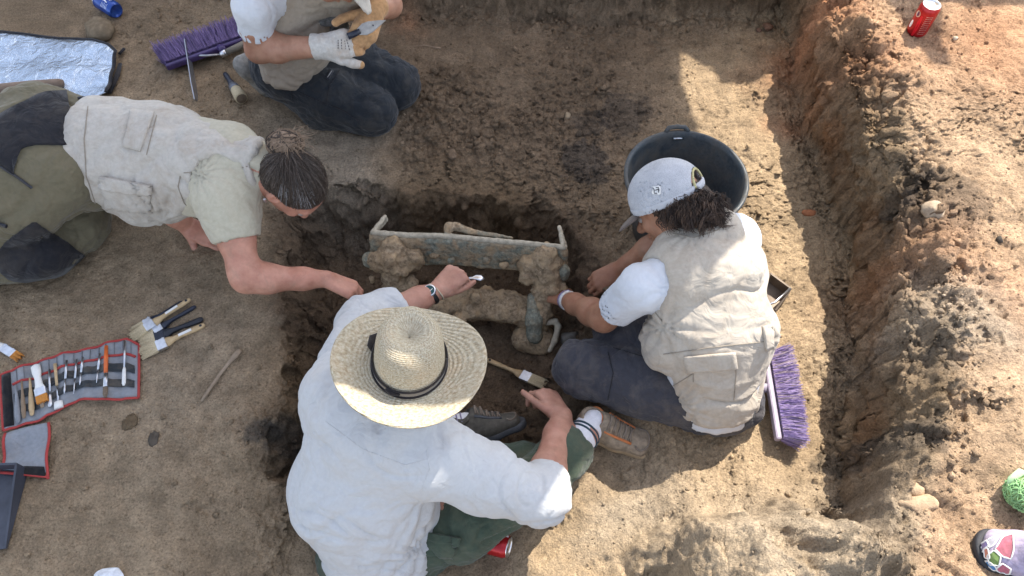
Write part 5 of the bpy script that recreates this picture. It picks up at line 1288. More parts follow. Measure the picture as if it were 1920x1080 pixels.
# ------------------------------------------------------------------ the man under the straw hat
def man():
    o = thing('person', 'man in wide straw hat and pale shirt sitting in the pit', 'person', P(700, 1000, -.2))
    c0, w0 = sec((635, 1062), (812, 1046), -.15); c1, w1 = sec((556, 915), (812, 935), .08); c2, w2 = sec((588, 760), (850, 848), .27); cn = P(752, 758, .335)
    ls = P(634, 745, .26); le = P(676, 606, .14); lw = P(820, 546, .05); rs = P(822, 862, .25); re = P(1014, 934, .14); rw = P(1054, 780, -.01)
    hc = P(772, 692, .415); f = V_(.15, .80, -.55); u = V_(.08, .50, .86)
    F = Field(.005); q, R = head(F, hc, f, u, 1.03)
    F.cone(hc - Vector(R[2]) * .05 - Vector(R[1]) * .02, cn, .058, .066, .03); F.flat(c0, c1, w0, .10, .11, .07, .08); F.flat(c1, c2, w1, .12, .13, .08, .07); F.cone(c2, cn, .08, .06, .05)
    F.chain([c2, ls, le, lerp(le, lw, .3), lerp(le, lw, .75), lw], [.07, .055, .044, .045, .035, .029], .025)
    F.chain([c2, rs, re, lerp(re, rw, .3), lerp(re, rw, .75), rw], [.07, .055, .045, .047, .036, .030], .025)
    hd = P(862, 508, .06) - lw; hand(F, lw, hd, V_(.1, -.1, 1), 1, per=((75, 75, 40), (72, 80, 40), (75, 80, 40), (78, 80, 40)), thumb=(.35, .9, -.45), s=1.03)
    hd = P(1036, 748, -.02) - rw; hand(F, rw, P(1030, 752, -.02) - rw + V_(-.005, .02, 0), V_(.35, .45, .8), -1, per=((45, 50, 30), (55, 60, 35), (60, 60, 35), (62, 60, 35)), thumb=(.75, .8, .15), tcurl=.1, s=1.02)
    pel = P(700, 1015, -.13); gs = G(1160, 846).z; rk = P(985, 918, .02); ra = P(1098, 816, gs + .085); lk = P(640, 850, -.10); la = P(830, 806, -.15)
    F.flat(pel, c0, w0, .08, .08, .06, .06); F.chain([pel, rk, ra], [.08, .055, .04], .03); F.chain([pel, lk, la], [.08, .055, .04], .03)
    v, qd = F.mesh(); mesh_obj('body', smooth_mesh(v, qd, 1, .3), qd, SK3, o); eyes(o, q, R)
    # shirt
    F = Field(.006)
    F.flat(c0, c1, w0, w0.length * 1.02, w1.length * 1.0, .135, .145, .05, cut=(c0 - c1, c0 - (c1 - c0) * .10)); F.flat(c1, c2, w1, w1.length * 1.0, w2.length * .92, .145, .115, .06); F.chain([c2, cn], [.115, .074], .06, cut=(V_(.05, .8, .5), cn + V_(0, .012, .012)))
    dl = (lw - le).normalized(); cl = lerp(le, lw, .46)
    F.chain([c2, ls, le], [.10, .082, .064], .06); F.chain([le, lerp(le, lw, .8)], [.062, .050], .04, cut=(dl, cl)); F.cone(lerp(le, lw, .42), lw, .040, .040, .004, 's')
    dr = (rw - re).normalized(); cr = lerp(re, rw, .22)
    F.chain([c2, rs, lerp(rs, re, .5), re], [.100, .080, .070, .062], .06); F.chain([re, lerp(re, rw, .5)], [.062, .054], .04, cut=(dr, cr)); F.cone(lerp(re, rw, .18), rw, .048, .046, .004, 's')
    ar = (re - rs).normalized(); so_, sb = garment('shirt', F, SHIRT, o, [(V_(.2, 1, .6), 8, 2.5, .020), (ar + V_(.1, .6, 0), 13, 3.5, .012), (V_(1, .3, .2), 22, 6, .002)], 31, 3, [(P(805, 905, .12), V_(0, -.6, .8), .17, 4, .010), (P(640, 790, .2), V_(0, -.6, .8),   .15, 4, .009), (le, V_(0, 0, 1), .10, 5, .005), (P(790, 1010, -.02), V_(0, -.7, .7), .16, 5, .014)])
    for A, B, rr, nm in ((le, lw, .050, 'cuff'), (re, rw, .062, 'cuff')):
        c = cl if A is le else cr; dd = (B - A).normalized(); F = Field(.005); F.cone(c - dd * .028, c + dd * .002, rr + .006, rr + .003, .005, cut=[(dd, c + dd * .004), (-dd, c - dd * .034)]); F.cone(c - dd * .06, c + dd * .05, rr - .006, rr - .008, .003, 's')
        v, qd = F.mesh(); v = wrinkle(v, qd, [(dd.cross(V_(0, 0, 1)), 30, 10, .005)], 5); mesh_obj(nm, v, qd, SHIRT, so_)
    for L in ([(800, 842), (806, 880), (790, 920)], [(610, 790), (680, 842), (760, 872), (798, 862)]):
        m = drape_line(sb, L, .0010, .0002)
        if m.v: m.build('seam', mat_cloth('shirt_seam', (.52, .52, .52)), so_)
    BV['shirt'] = sb
    # collar
    F = Field(.005); ax = Vector(R[2]); ctr = cn + V_(.0, .0, .0); F.cone(ctr - ax * .02, ctr + ax * .02, .086, .074, .01, cut=[(ax, ctr + ax * .018), (-ax, ctr - ax * .03)]); F.cone(ctr - ax * .06, ctr + ax * .06, .074, .062, .004, 's')
    v, qd = F.mesh(); mesh_obj('collar', v, qd, SHIRT, so_)
    # trousers
    F = Field(.007); F.flat(pel, c0, w0, .17, .165, .125, .12, .05); F.chain([P(745, 1012, -.12), P(870, 985, -.07), rk], [.095, .084, .074], .05); F.chain([rk, lerp(rk, ra, .6), lerp(rk, ra, .92)], [.072, .068, .064], .03, cut=((ra - rk).normalized(), lerp(rk, ra, .86)))
    F.chain([P(905, 866, -.13), P(985, 868, -.10)], [.046, .060], .04); F.chain([pel, lk, lerp(lk, la, .85)], [.10, .085, .062], .03)
    to, tb = garment('trousers', F, GREEN, o, [(V_(.4, 1, .2), 16, 5, .016), (V_(1, .3, 0), 24, 7, .010), (V_(1, -1, .4), 40, 10, .005)], 37, 2)
    add_patch('cargo_pocket', tb, [(800, 1000), (860, 1012), (850, 1044), (796, 1040)], GREEN, to, .004, .005); add_patch('pocket_flap', tb, [(798, 996), (864, 1008), (862, 1022), (798, 1012)], GREEN, to, .010, .004)
    # shoes and socks
    SHOE = mat_plain('worn_brown_shoe', (.25, .195, .14), .75, 0, .35, 60, .4); SHO2 = mat_plain('dark_mesh_shoe', (.085, .078, .065), .8, 0, .35, 60, .5); SOLE = mat_plain('tan_sole', (.33, .235, .14), .8, 0, .2, 40); SOLD = mat_plain('dark_grey_sole', (.07, .075, .085), .7); OR = mat_plain('orange_lining', (.50, .17, .06), .7); LACE = mat_plain('grey_lace', (.20, .16, .125), .8)
    SOCK = mat_cloth('white_sock', (.72, .72, .76), dirt_amt=.1); PINS = mat_cloth('sock_stripe', (.25, .22, .32), dirt_amt=.05); NAVS = mat_cloth('sock_band', (.03, .06, .08), dirt_amt=.05)
    for heel, toe, up, up_m, so_m, sock, seed in ((P(1086, 800, gs + .004), P(1224, 842, gs + .004), V_(-.15, .10, 1), SHOE, SOLE, 'r', 1), (P(866, 838, -.185), P(984, 794, -.165), V_(-.35, .75, .65), SHO2, SOLD, 'l', 2)):
        U, So, qq, sf, su, sr, L = shoe_fields(heel, toe, up)
        v, qd = U.mesh(); sh_ = mesh_obj('shoe', v, qd, up_m, o); bv = bvh_of(v, qd); v2, q2 = So.mesh(); mesh_obj('sole', v2, q2, so_m, sh_)
        def onto(a, c, lift=.0015):
            h = bv.ray_cast(qq(a, .25, c), -su)[0]; return (h if h is not None else qq(a, .05, c)) + su * lift
        for k in range(5):
            a = .36 + .072 * k; ws = .026 - .001 * k
            for s0, s1 in ((1, -1), (-1, 1)):
                m = MB(); m.tube([onto(a + .034 * q_, ws * lerp(s0, s1, q_), .0015 + .003 * math.sin(3.14 * q_)) for q_ in (0, .2, .4, .6, .8, 1)], .0028, 6); m.build('lace', LACE, sh_, True)
        for sg in (1, -1):
            m = MB(); m.tube([onto(a_, sg * (.030 - .012 * (a_ - .33)), .0008) for a_ in (.33, .42, .52, .62, .70)], .0045, 6, flat=.5); m.build('eyelet_strip', OR if sock == 'r' else SOLD, sh_, True)
        m = MB(); m.tube([onto(.82 + .10 * math.cos(x), .034 * math.sin(x), .0005) for x in np.linspace(-2.2, 2.2, 15)], .003, 6); m.build('toe_seam', LACE, sh_, True)
        m = MB(); ring = [qq(.16 + .11 * math.cos(t), .082 + .006 * math.cos(t), .036 * math.sin(t)) for t in [2 * math.pi * i / 20 for i in range(21)]]; m.tube(ring, .007, 8); m.build('ankle_padding', OR if sock == 'r' else up_m, sh_, True)
        m = MB(); m.tube([qq(.03, .02, 0), qq(.015, .05, 0), qq(.02, .085, 0)], [.02, .02, .014], 8, flat=.5); m.build('heel_tab', OR if sock == 'r' else SOLD, sh_, True)
        a, b = (qq(.16, .06, 0), lerp(ra, rk, .12)) if sock == 'r' else (qq(.16, .06, 0), lerp(la, lk, .2))
        F = Field(.005); F.cone(a, b, .041, .046, .01); v, qd = F.mesh(); sk = mesh_obj('sock', v, qd, SOCK, o)
        for k in range(9 if sock == 'l' else 2):
            t = (.08 + .10 * k) if sock == 'l' else (.58 + .16 * k); c = lerp(a, b, t); n = (b - a).normalized(); e = n.orthogonal().normalized(); g = n.cross(e); rr = lerp(.041, .046, t) + .0012
            m = MB(); m.tube([c + e * (rr * math.cos(x)) + g * (rr * math.sin(x)) for x in [2 * math.pi * i / 24 for i in range(25)]], .0022 if sock == 'l' else .0035, 5); m.build('stripe', PINS if sock == 'l' else NAVS, sk, True)
    # straw hat
    bc = P(768, 682, .465); ax = V_(.10, .23, .97).normalized(); xx = V_(1, 0, -.1); xx = (xx - ax * xx.dot(ax)).normalized(); yy = ax.cross(xx)
    M = Matrix(((xx.x, yy.x, ax.x, bc.x), (xx.y, yy.y, ax.y, bc.y), (xx.z, yy.z, ax.z, bc.z), (0, 0, 0, 1)))
    t = NT('straw'); co = t.coord('Object'); sp = t.n('ShaderNodeSeparateXYZ'); t.l(co, sp.inputs[0])
    m1 = t.n('ShaderNodeMath', operation='MULTIPLY'); t.l(sp.outputs[0], m1.inputs[0]); t.l(sp.outputs[0], m1.inputs[1]); m2 = t.n('ShaderNodeMath', operation='MULTIPLY_ADD'); t.l(sp.outputs[1], m2.inputs[0]); t.l(sp.outputs[1], m2.inputs[1]); t.l(m1.outputs[0], m2.inputs[2])
    m3 = t.n('ShaderNodeMath', operation='SQRT'); t.l(m2.outputs[0], m3.inputs[0]); m4 = t.n('ShaderNodeMath', operation='MULTIPLY_ADD'); t.l(sp.outputs[2], m4.inputs[0]); m4.inputs[1].default_value = -1.2; t.l(m3.outputs[0], m4.inputs[2])
    at2 = t.n('ShaderNodeMath', operation='ARCTAN2'); t.l(sp.outputs[1], at2.inputs[0]); t.l(sp.outputs[0], at2.inputs[1])
    cb = t.n('ShaderNodeCombineXYZ'); 
    ra_ = t.n('ShaderNodeMath', operation='MULTIPLY'); t.l(m4.outputs[0], ra_.inputs[0]); ra_.inputs[1].default_value = 190.0
    aa_ = t.n('ShaderNodeMath', operation='MULTIPLY'); t.l(at2.outputs[0], aa_.inputs[0]); aa_.inputs[1].default_value = 16.0
    t.l(ra_.outputs[0], cb.inputs[0]); t.l(aa_.outputs[0], cb.inputs[1])
    braid = t.noise(cb.outputs[0], 1.0, 3, .6); sn = t.n('ShaderNodeMath', operation='SINE'); sw = t.n('ShaderNodeMath', operation='MULTIPLY'); t.l(m4.outputs[0], sw.inputs[0]); sw.inputs[1].default_value = 850.0; t.l(sw.outputs[0], sn.inputs[0])
    fine = t.noise(co, 210, 3, .7); big = t.noise(co, 14, 3, .6)
    col = t.ramp(braid, [(.25, (.22, .17, .105)), (.45, (.43, .37, .265)), (.62, (.55, .50, .385)), (.8, (.66, .62, .51))])
    col = t.mix(t.ramp(fine, [(.40, (.35,) * 3), (.55, (0, 0, 0))]), col, rgb(.27, .19, .10)); col = t.mix(t.ramp(big, [(.5, (0, 0, 0)), (.8, (.4,) * 3)]), col, rgb(.60, .42, .25))
    STRAW = t.fin(col, .8, t.bump(fine, .5, .002, t.bump(sn.outputs[0], .45, .0018, t.bump(braid, .6, .003))), 0, .2)
    ho = thing('straw_hat', '', '', bc); place(ho, M); ho.parent = o
    for k in ('label', 'category'):
        if k in ho: del ho[k]
    ho.matrix_parent_inverse = Matrix.Identity(4); ho.location = bc - o.location; ho.scale = (.935, .935, .935)
    na = 120; prof = [(.191, .010), (.189, .014), (.175, .010), (.150, .002), (.125, -.002), (.106, .000), (.098, .006), (.0965, .018), (.095, .045), (.092, .075), (.087, .100), (.078, .118), (.064, .127), (.045, .128), (.028, .1265), (.012, .126), (.001, .1258)]
    v = []; fcs = []
    for i, (r0, z0) in enumerate(prof):
        for j in range(na):
            a = 2 * math.pi * j / na; ca_, sa_ = math.cos(a), math.sin(a); el = .90 if i >= 6 else 1.0; fr = lerp(1.0, .90, min(1, max(0, (.15 - r0) / .05)))
            x = r0 * ca_ * fr; y = r0 * sa_ * (1.05 if i >= 6 else 1.0); z = z0
            if i < 5: z += .020 * abs(ca_) ** 2 * ((r0 - .10) / .09) - .010 * abs(sa_) ** 2 * ((r0 - .1) / .09) + .004 * math.sin(3 * a + 1)
            if i >= 9:
                w_ = (i - 8) / 7; fy = max(0, sa_); pin = math.exp(-((abs(a - math.pi / 2) - .62) / .34) ** 2); x *= 1 - .26 * pin * min(1, w_ * 1.4) * (1 if i < 14 else .4); y *= 1 - .08 * pin * w_
                z += .018 * w_ * fy * (r0 / .09) - .022 * w_ * math.exp(-((x) / .040) ** 2) * math.exp(-((y + .004) / .060) ** 2) + .006 * w_ * math.exp(-((y - .075) / .02) ** 2)
            v.append((x, y, z))
    for i in range(len(prof) - 1):
        for j in range(na): a = i * na + j; b = i * na + (j + 1) % na; fcs.append((a, b, b + na, a + na))
    st = mesh_obj('straw', v, fcs, STRAW, ho, True, True)
    sd = st.modifiers.new('sub', 'SUBSURF'); sd.levels = 1; sd.render_levels = 1; so2 = st.modifiers.new('solid', 'SOLIDIFY'); so2.thickness = .003; so2.offset = -1
    BAND = mat_cloth('hat_band', (.19, .165, .135), dirt_amt=.3); DB = mat_cloth('dark_band_and_gap', (.018, .015, .016), dirt_amt=.1)
    def ring(z, r, ly, t0=0, t1=2 * math.pi, n=60): return [((r) * math.cos(a) * .905, r * math.sin(a) * 1.055, z + .004 * math.sin(a)) for a in [lerp(t0, t1, i / n) for i in range(n + 1)]]
    v = []; fcs = []; n = 72
    for z, r in ((.009, .1015), (.019, .101), (.028, .1000)):
        for p in ring(z, r, 0, n=n): v.append(p)
    for k in range(2):
        for j in range(n): a = k * (n + 1) + j; fcs.append((a, a + 1, a + n + 2, a + n + 1))
    bd = mesh_obj('band', v, fcs, BAND, ho, True, True); sm = bd.modifiers.new('solid', 'SOLIDIFY'); sm.thickness = .002
    m = MB(); m.tube(ring(.0095, .1025, 0), .0032, 6); m.build('band_edge', DB, bd, True, True); m = MB(); m.tube(ring(.0275, .1012, 0), .0028, 6); m.build('band_edge', DB, bd, True, True)
    m = MB(); m.tube([(-.088, .020, .014), (-.096, .036, .020), (-.094, .056, .026), (-.078, .068, .030)], [.006, .012, .012, .005], 10, flat=.45); m.build('gap_shade', DB, bd, True, True)  # dark tube standing in for the shade in a gap above the band
    m = MB(); m.tube([(-.050, -.098, .024), (-.035, -.103, .017), (-.015, -.106, .015)], [.003, .007, .003], 8); m.build('dark_lump', DB, bd, True, True)  # small dark lump on the band
    # watch
    d = (P(862, 508, .06) - lw).normalized(); wc = lerp(le, lw, .90); n = V_(.0, -.25, 1); n = (n - d * n.dot(d)).normalized(); s = d.cross(n)
    wt = MB(); wt.tube([wc + n * (.034 * math.cos(a)) + s * (.034 * math.sin(a)) for a in [2 * math.pi * i / 24 for i in range(25)]], .008, 8, flat=.4); W = wt.build('watch', mat_plain('black_strap', (.015, .014, .014), .5), o, True)
    Mw = Matrix(((s.x, d.x, n.x, 0), (s.y, d.y, n.y, 0), (s.z, d.z, n.z, 0), (0, 0, 0, 1))); Mw.translation = wc + n * .031
    m = MB(); m.lathe([(.0195, -.004), (.020, .003), (.0185, .007), (.0155, .0075)], 28, Mw, cap0=True); m.build('case', STEEL, W, True)
    m = MB(); m.lathe([(.0158, .0068), (.0002, .0068)], 28, Mw); m.build('dial', mat_plain('watch_dial', (.02, .07, .075), .2, 0, .1), W)
    m = MB(); m.box((.003, .003, .0074), (.0016, .014, .0008), Mw); m.box((-.004, -.001, .0076), (.011, .0018, .0008), Mw); m.build('watch_hands', WHITEP, W)
    br = lerp(le, lw, .985); m = MB(); m.tube([br + n * (.0315 * math.cos(a)) + s * (.0315 * math.sin(a)) for a in [2 * math.pi * i / 24 for i in range(25)]], .0028, 6); m.build('bracelet', mat_plain('beige_cord', (.42, .36, .26), .8), o, True)
    # the tool in his hand
    sp = thing('steel_spoon', 'small steel spoon blade held in the fist at the bronze', 'spoon', P(885, 522, .02)); m = MB(); m.tube([P(872, 522, .015), P(886, 521, .012), P(893, 520, .01), P(901, 521, .008), P(908, 523, .006)], [.004, .004, .010, .012, .003], 12, flat=.3); m.build('blade', STEEL, sp, True)
man()
# ------------------------------------------------------------------ the digger in the mesh cap at the right
def woman_cap():
    o = thing('person', 'curly haired digger in grey mesh cap and beige vest sitting cross-legged', 'person', P(1330, 740, -.05))
    c0, w0 = sec((1262, 742), (1416, 752), .00); c1, w1 = sec((1230, 640), (1440, 612), .18); c2, w2 = sec((1202, 520), (1426, 500), .30); c3, w3 = sec((1236, 455), (1392, 438), .335); cn = P(1302, 430, .36)
    ls = P(1204, 538, .31); le = P(1132, 596, .10); lw = P(1062, 562, -.06); rs = P(1375, 450, .31); re = P(1245, 452, .14); rw = P(1160, 505, .0)
    hc = P(1254, 374, .415); f = V_(-.78, .04, -.62); u = V_(-.32, .60, .70)
    F = Field(.005); q, R = head(F, hc, f, u, .99)
    F.cone(hc - Vector(R[2]) * .05 - Vector(R[1]) * .03, cn, .055, .06, .03); F.flat(c0, c1, w0, .09, .10, .06, .07); F.flat(c1, c2, w1, .11, .11, .07, .07); F.flat(c2, c3, w2, .11, .08, .07, .06); F.cone(c3, cn, .065, .056, .04)
    F.chain([c2, ls, le, lerp(le, lw, .3), lerp(le, lw, .75), lw], [.06, .050, .040, .041, .032, .026], .025); F.chain([c3, rs, re, lerp(re, rw, .3), rw], [.06, .050, .040, .041, .027], .025)
    hand(F, lw, P(1040, 552, -.09) - lw, V_(.3, -.2, .9), 1, curl=(35, 45, 30), s=.95); hand(F, rw, P(1120, 530, -.03) - rw, V_(.2, -.1, .95), -1, curl=(35, 45, 30), s=.95)
    pel = P(1345, 748, .02); lk = P(1092, 692, -.01); la = P(1215, 655, -.06); rk = P(1160, 612, .0); ra = P(1290, 660, -.05)
    F.flat(pel, c0, w0, .08, .08, .06, .06); F.chain([pel, lk, la], [.07, .055, .04], .03); F.chain([P(1330, 700, .05), rk, ra], [.08, .055, .04], .03)
    v, qd = F.mesh(); mesh_obj('body', smooth_mesh(v, qd, 1, .3), qd, SK4, o); eyes(o, q, R)
    # tee
    F = Field(.006); d = (le - ls).normalized(); ce = lerp(ls, le, .68)
    F.flat(c0, c1, w0, w0.length * 1.03, w1.length * .95, .122, .125, .04, cut=(c0 - c1, c0 - (c1 - c0) * .20)); F.flat(c1, c2, w1, w1.length * .95, w2.length * .93, .125, .10); F.chain([c2, ls, lerp(ls, le, .7)], [.085, .060, .058], .03, cut=(d, ce)); F.cone(lerp(ls, le, .52), le, .051, .051, .004, 's')
    d2 = (re - rs).normalized(); F.chain([c3, rs, lerp(rs, re, .4)], [.07, .066, .062], .04, cut=(d2, lerp(rs, re, .35)))
    garment('t_shirt', F, TEEW, o, [(d + V_(.3, .5, 0), 18, 5, .008), (d, 40, 9, .002)], 41, 1, [(ls + V_(.05, -.04, 0), V_(0, 0, 1), .12, 4, .006)])
    # vest
    F = Field(.006)
    F.flat(c0, c1, w0, w0.length * 1.0, w1.length * 1.0, .134, .138, .03, cut=(c0 - c1, c0 - (c1 - c0) * .04)); F.flat(c1, c2, w1, w1.length * 1.0, w2.length * .98, .138, .115, .05); F.flat(c2, c3, w2, w2.length * .97, w3.length * .95, .115, .085, .05); F.chain([c3, cn], [.088, .074], .05, cut=(cn - c3, cn + (cn - c3) * .1))
    F.ell(P(1235, 640, .14), (.05, .07, .07), None, .04)
    F.cone(ls + V_(-.02, -.005, .03), lerp(ls, le, .8), .088, .10, .010, 's')
    bo, bv = garment('vest', F, VESTB, o, [(V_(1, .15, .2), 10, 3.2, .022), (V_(.6, 1, .3), 13, 4, .007), (V_(1, -.3, 0), 30, 8, .002)], 53, 3, [(P(1235, 610, .2), V_(0, -.5, .8), .17, 5, .012), (P(1440, 630, .14), V_(0, -.5, .8), .14, 5, .012), (P(1262, 745, .02), V_(0, -.6, .8), .14, 7, .012), (P(1300, 430, .43), V_(0, 0, 1), .10, 6, .006)])
    BV['vest_r'] = bv
    add_patch('pocket', bv, [(1283, 668), (1378, 660), (1382, 690), (1288, 698)], VESTB, bo, .004, .004)
    add_patch('pocket_flap', bv, [(1428, 612), (1446, 606), (1446, 650), (1434, 656)], VESTB, bo, .006, .004, 8, 8)
    for L in ([(1188, 506), (1202, 540), (1226, 582), (1244, 606)], [(1262, 438), (1300, 446), (1345, 432), (1372, 410)], [(1376, 662), (1380, 700), (1376, 750)], [(1236, 740), (1300, 700), (1300, 716)], [(1244, 664), (1330, 652), (1438, 640)]):
        m = drape_line(bv, L, .0015)
        if m.v: m.build('seam', SEAM, bo)
    F = Field(.005); ax = (cn - c3).normalized() ; F.cone(cn - ax * .015, cn + ax * .02, .082, .074, .01, cut=[(ax, cn + ax * .016), (-ax, cn - ax * .02)]); F.cone(cn - ax * .06, cn + ax * .06, .070, .064, .004, 's'); v, qd = F.mesh(); mesh_obj('collar', v, qd, VESTB, bo)
    # trousers
    F = Field(.007); F.flat(P(1345, 742, -.01), c0, w0, .135, .125, .10, .10, .05); F.chain([P(1312, 748, .005), lerp(P(1312, 748, .005), lk, .5), lk], [.088, .088, .080], .05); F.chain([lk, la], [.080, .060], .03)
    F.chain([P(1300, 690, .04), rk], [.09, .075], .03); F.chain([rk, ra], [.07, .055], .03)
    to, tb = garment('trousers', F, NAVY, o, [(V_(.4, 1, .3), 15, 5, .015), (V_(.2, 1, -.2), 24, 7, .010), (V_(1, 1, 0), 42, 10, .005)], 61, 2)
    for L in ([(1150, 652), (1190, 664), (1240, 680)], [(1140, 660), (1150, 700), (1140, 750)]):
        m = drape_line(tb, L, .0016)
        if m.v: m.build('seam', BLKT, to)
    U, So, qq, sf, su, sr, L = shoe_fields(P(1160, 660, -.09), P(1262, 690, -.10), V_(0, .2, 1), .9); v, qd = U.mesh(); s_ = mesh_obj('shoe', v, qd, mat_plain('pale_grey_shoe', (.24, .24, .22), .7, 0, .3, 50), o); v, qd = So.mesh(); mesh_obj('sole', v, qd, mat_plain('dark_sole', (.03, .03, .035), .7), s_)
    # cap
    r_, f_, u_ = [Vector(x) for x in R]; cc = hc + u_ * .022
    t = NT('mesh_cap'); co = t.coord('Object'); vo = t.n('ShaderNodeTexVoronoi', feature='F1'); vo.inputs['Scale'].default_value = 420; vo.inputs['Randomness'].default_value = .8; t.l(co, vo.inputs['Vector']); n = t.noise(co, 20, 3)
    col = t.mix(t.ramp(vo.outputs['Distance'], [(.22, (.5,) * 3), (.42, (0, 0, 0))]), t.ramp(n, [(.3, (.39, .40, .43)), (.7, (.50, .51, .54))]), rgb(.16, .17, .20)); CAPM = t.fin(col, .8, t.bump(vo.outputs['Distance'], .4, .0015), 0, .2); CAPB = mat_cloth('cap_band', (.46, .47, .50), dirt_amt=.1, var=.05); BRIM = mat_cloth('cap_brim', (.14, .11, .095), dirt_amt=.2)
    F = Field(.0045); bot = cc + u_ * -.022; F.ell(cc, (.088, .107, .092), R, .01, cut=(-u_, bot)); F.ell(cc, (.081, .100, .086), R, .003, 's'); F.ell(cc - f_ * .105 - u_ * .012 + r_ * .0, (.047, .05, .046), R, .004, 's'); 
    v, qd = F.mesh(); cap = mesh_obj('cap', v, qd, CAPM, o); cbv = bvh_of(v, qd)
    F = Field(.0045); F.ell(cc, (.0905, .1095, .094), R, .01, cut=[(-u_, bot - u_ * .001), (u_, bot + u_ * .020)]); F.ell(cc, (.083, .102, .14), R, .003, 's'); v, qd = F.mesh(); mesh_obj('band', v, qd, CAPB, cap)
    m = MB(); m.tube([cc - f_ * (.105 * math.cos(a) * 1.0) + r_ * (.088 * 1.0 * math.sin(a) * .42) * 1.0 + u_ * (-.012 + .042 * math.cos(b)) for a, b in [(.42 * math.sin(x), x) for x in np.linspace(-1.5, 1.5, 15)]], .003, 6)
    pts = [cc - f_ * (.1065 * math.sqrt(max(.2, 1 - (.040 * math.sin(x) / .09) ** 2 - (.040 * math.cos(x) / .10) ** 2))) + r_ * (.042 * math.sin(x)) + u_ * (-.012 + .042 * math.cos(x)) for x in np.linspace(-1.6, 1.6, 21)]
    m = MB(); m.tube(pts, .0036, 6); m.build('opening_trim', mat_plain('yellow_stitch', (.46, .42, .22), .8, 0, .5, 300), cap, True)
    F = Field(.005); b0 = cc + f_ * .085 - u_ * .026; F.flat(b0, b0 + f_ * .065 - u_ * .018, r_, .074, .058, .006, .005, .01); v, qd = F.mesh(); mesh_obj('brim', v, qd, BRIM, cap)
    lab = MB()
    def emblem(u0, v0, hw, name, mat, lift): 
        v_, f2_ = patch(cbv, [(u0 - hw, v0 - hw), (u0 + hw, v0 - hw - 1), (u0 + hw, v0 + hw - 1), (u0 - hw, v0 + hw)], lift, .002, 4, 4); return mesh_obj(name, v_, f2_, mat, cap, False)
    emblem(1232, 357, 7, 'emblem_patch', WHITEP, .003)
    for L in ([(1228, 353), (1228, 362), (1233, 362)], [(1231, 352), (1236, 352), (1236, 361)], [(1230, 357), (1237, 357)]):
        m = drape_line(cbv, L, .0011, .0062, 3)
        if m.v: m.build('emblem_stroke', NAVYP, cap)
    # curly hair
    HD = mat_hair('dark_curly_hair', (.016, .011, .009), (.050, .032, .025)); HM = mat_hair('brown_curly_hair', (.040, .026, .019), (.10, .064, .046))
    F = Field(.005); F.ell(hc - f_ * .010 - u_ * .012, (.075, .088, .070), R, .02); F.ell(hc - f_ * .055 - u_ * .055, (.075, .06, .055), R, .04); F.ell(P(1318, 388, .35), (.055, .04, .04), None, .04); F.ell(P(1262, 405, .345), (.06, .035, .04), None, .04)
    F.ell(q(0, .085, -.06), (.12, .07, .10), R, .01, 's'); F.ell(q(.088, .04, -.06), (.045, .055, .07), R, .01, 's'); F.ell(q(-.088, .04, -.06), (.03, .05, .06), R, .01, 's')
    v, qd = F.mesh(); v = rough(v, qd, .004, 30, 3); hoj = mesh_obj('hair', v, qd, HD, o); hb = bvh_of(v, qd)
    HL = mat_hair('light_curly_hair', (.075, .046, .032), (.15, .095, .065)); rc = random.Random(9); sets = [MB(), MB(), MB()]
    for _ in range(330):
        u0 = rc.uniform(1190, 1350); v0 = rc.uniform(362, 412); h = hit(hb, u0, v0, .002)
        if h is None or v0 < 402 - (u0 - 1190) * .33: continue
        d = V_(rc.uniform(.0, 1.0), rc.uniform(-.9, -.1), rc.uniform(-.5, .0)).normalized(); e = d.orthogonal().normalized(); e = (Matrix.Rotation(rc.uniform(0, 6.28), 3, d) @ e); g = d.cross(e); ph = rc.uniform(0, 6.28); L = rc.uniform(.035, .075); A = rc.uniform(.003, .009); w = rc.uniform(6, 12); mm = sets[int(rc.random() ** 1.5 * 3)]
        for k in range(9):
            o1 = e * rc.gauss(0, .0028) + g * rc.gauss(0, .0028); p2_ = ph + rc.gauss(0, .25); L2 = L * rc.uniform(.8, 1.15)
            mm.tube([h + o1 * (1 + t_ * .8) + d * (L2 * (t_ - .25)) + e * (A * (.4 + t_) * math.cos(p2_ + w * t_)) + g * (A * (.4 + t_) * math.sin(p2_ + w * t_)) + V_(0, 0, .008 * math.sin(3.14 * t_)) for t_ in [i / 12 for i in range(13)]], [.0009] * 10 + [.0008, .0006, .0004], 3, cap=False)
    for mm, mt in zip(sets, (HD, HM, HL)): mm.build('curls', mt, hoj, True)['kind'] = 'stuff'
    # earring, bracelets
    m = MB(); e = q(.088, -.002, -.056); m.tube([e + V_(0, .004, .008), e + V_(0, 0, -.008)], .005, 8); m.build('earring', mat_plain('pearl', (.6, .6, .58), .3), o, True)
    dw = (lw - le).normalized(); e1 = dw.orthogonal().normalized(); g1 = dw.cross(e1)
    for k, (t_, mt) in enumerate(((.93, WHITEP), (.965, STEEL), (1.0, mat_plain('purple_cord', (.25, .2, .33), .7)))):
        c = lerp(le, lw, t_); m = MB(); m.tube([c + e1 * (.0305 * math.cos(a)) + g1 * (.0305 * math.sin(a)) for a in [2 * math.pi * i / 20 for i in range(21)]], .003, 6); m.build('bracelet', mt, o, True)
woman_cap()
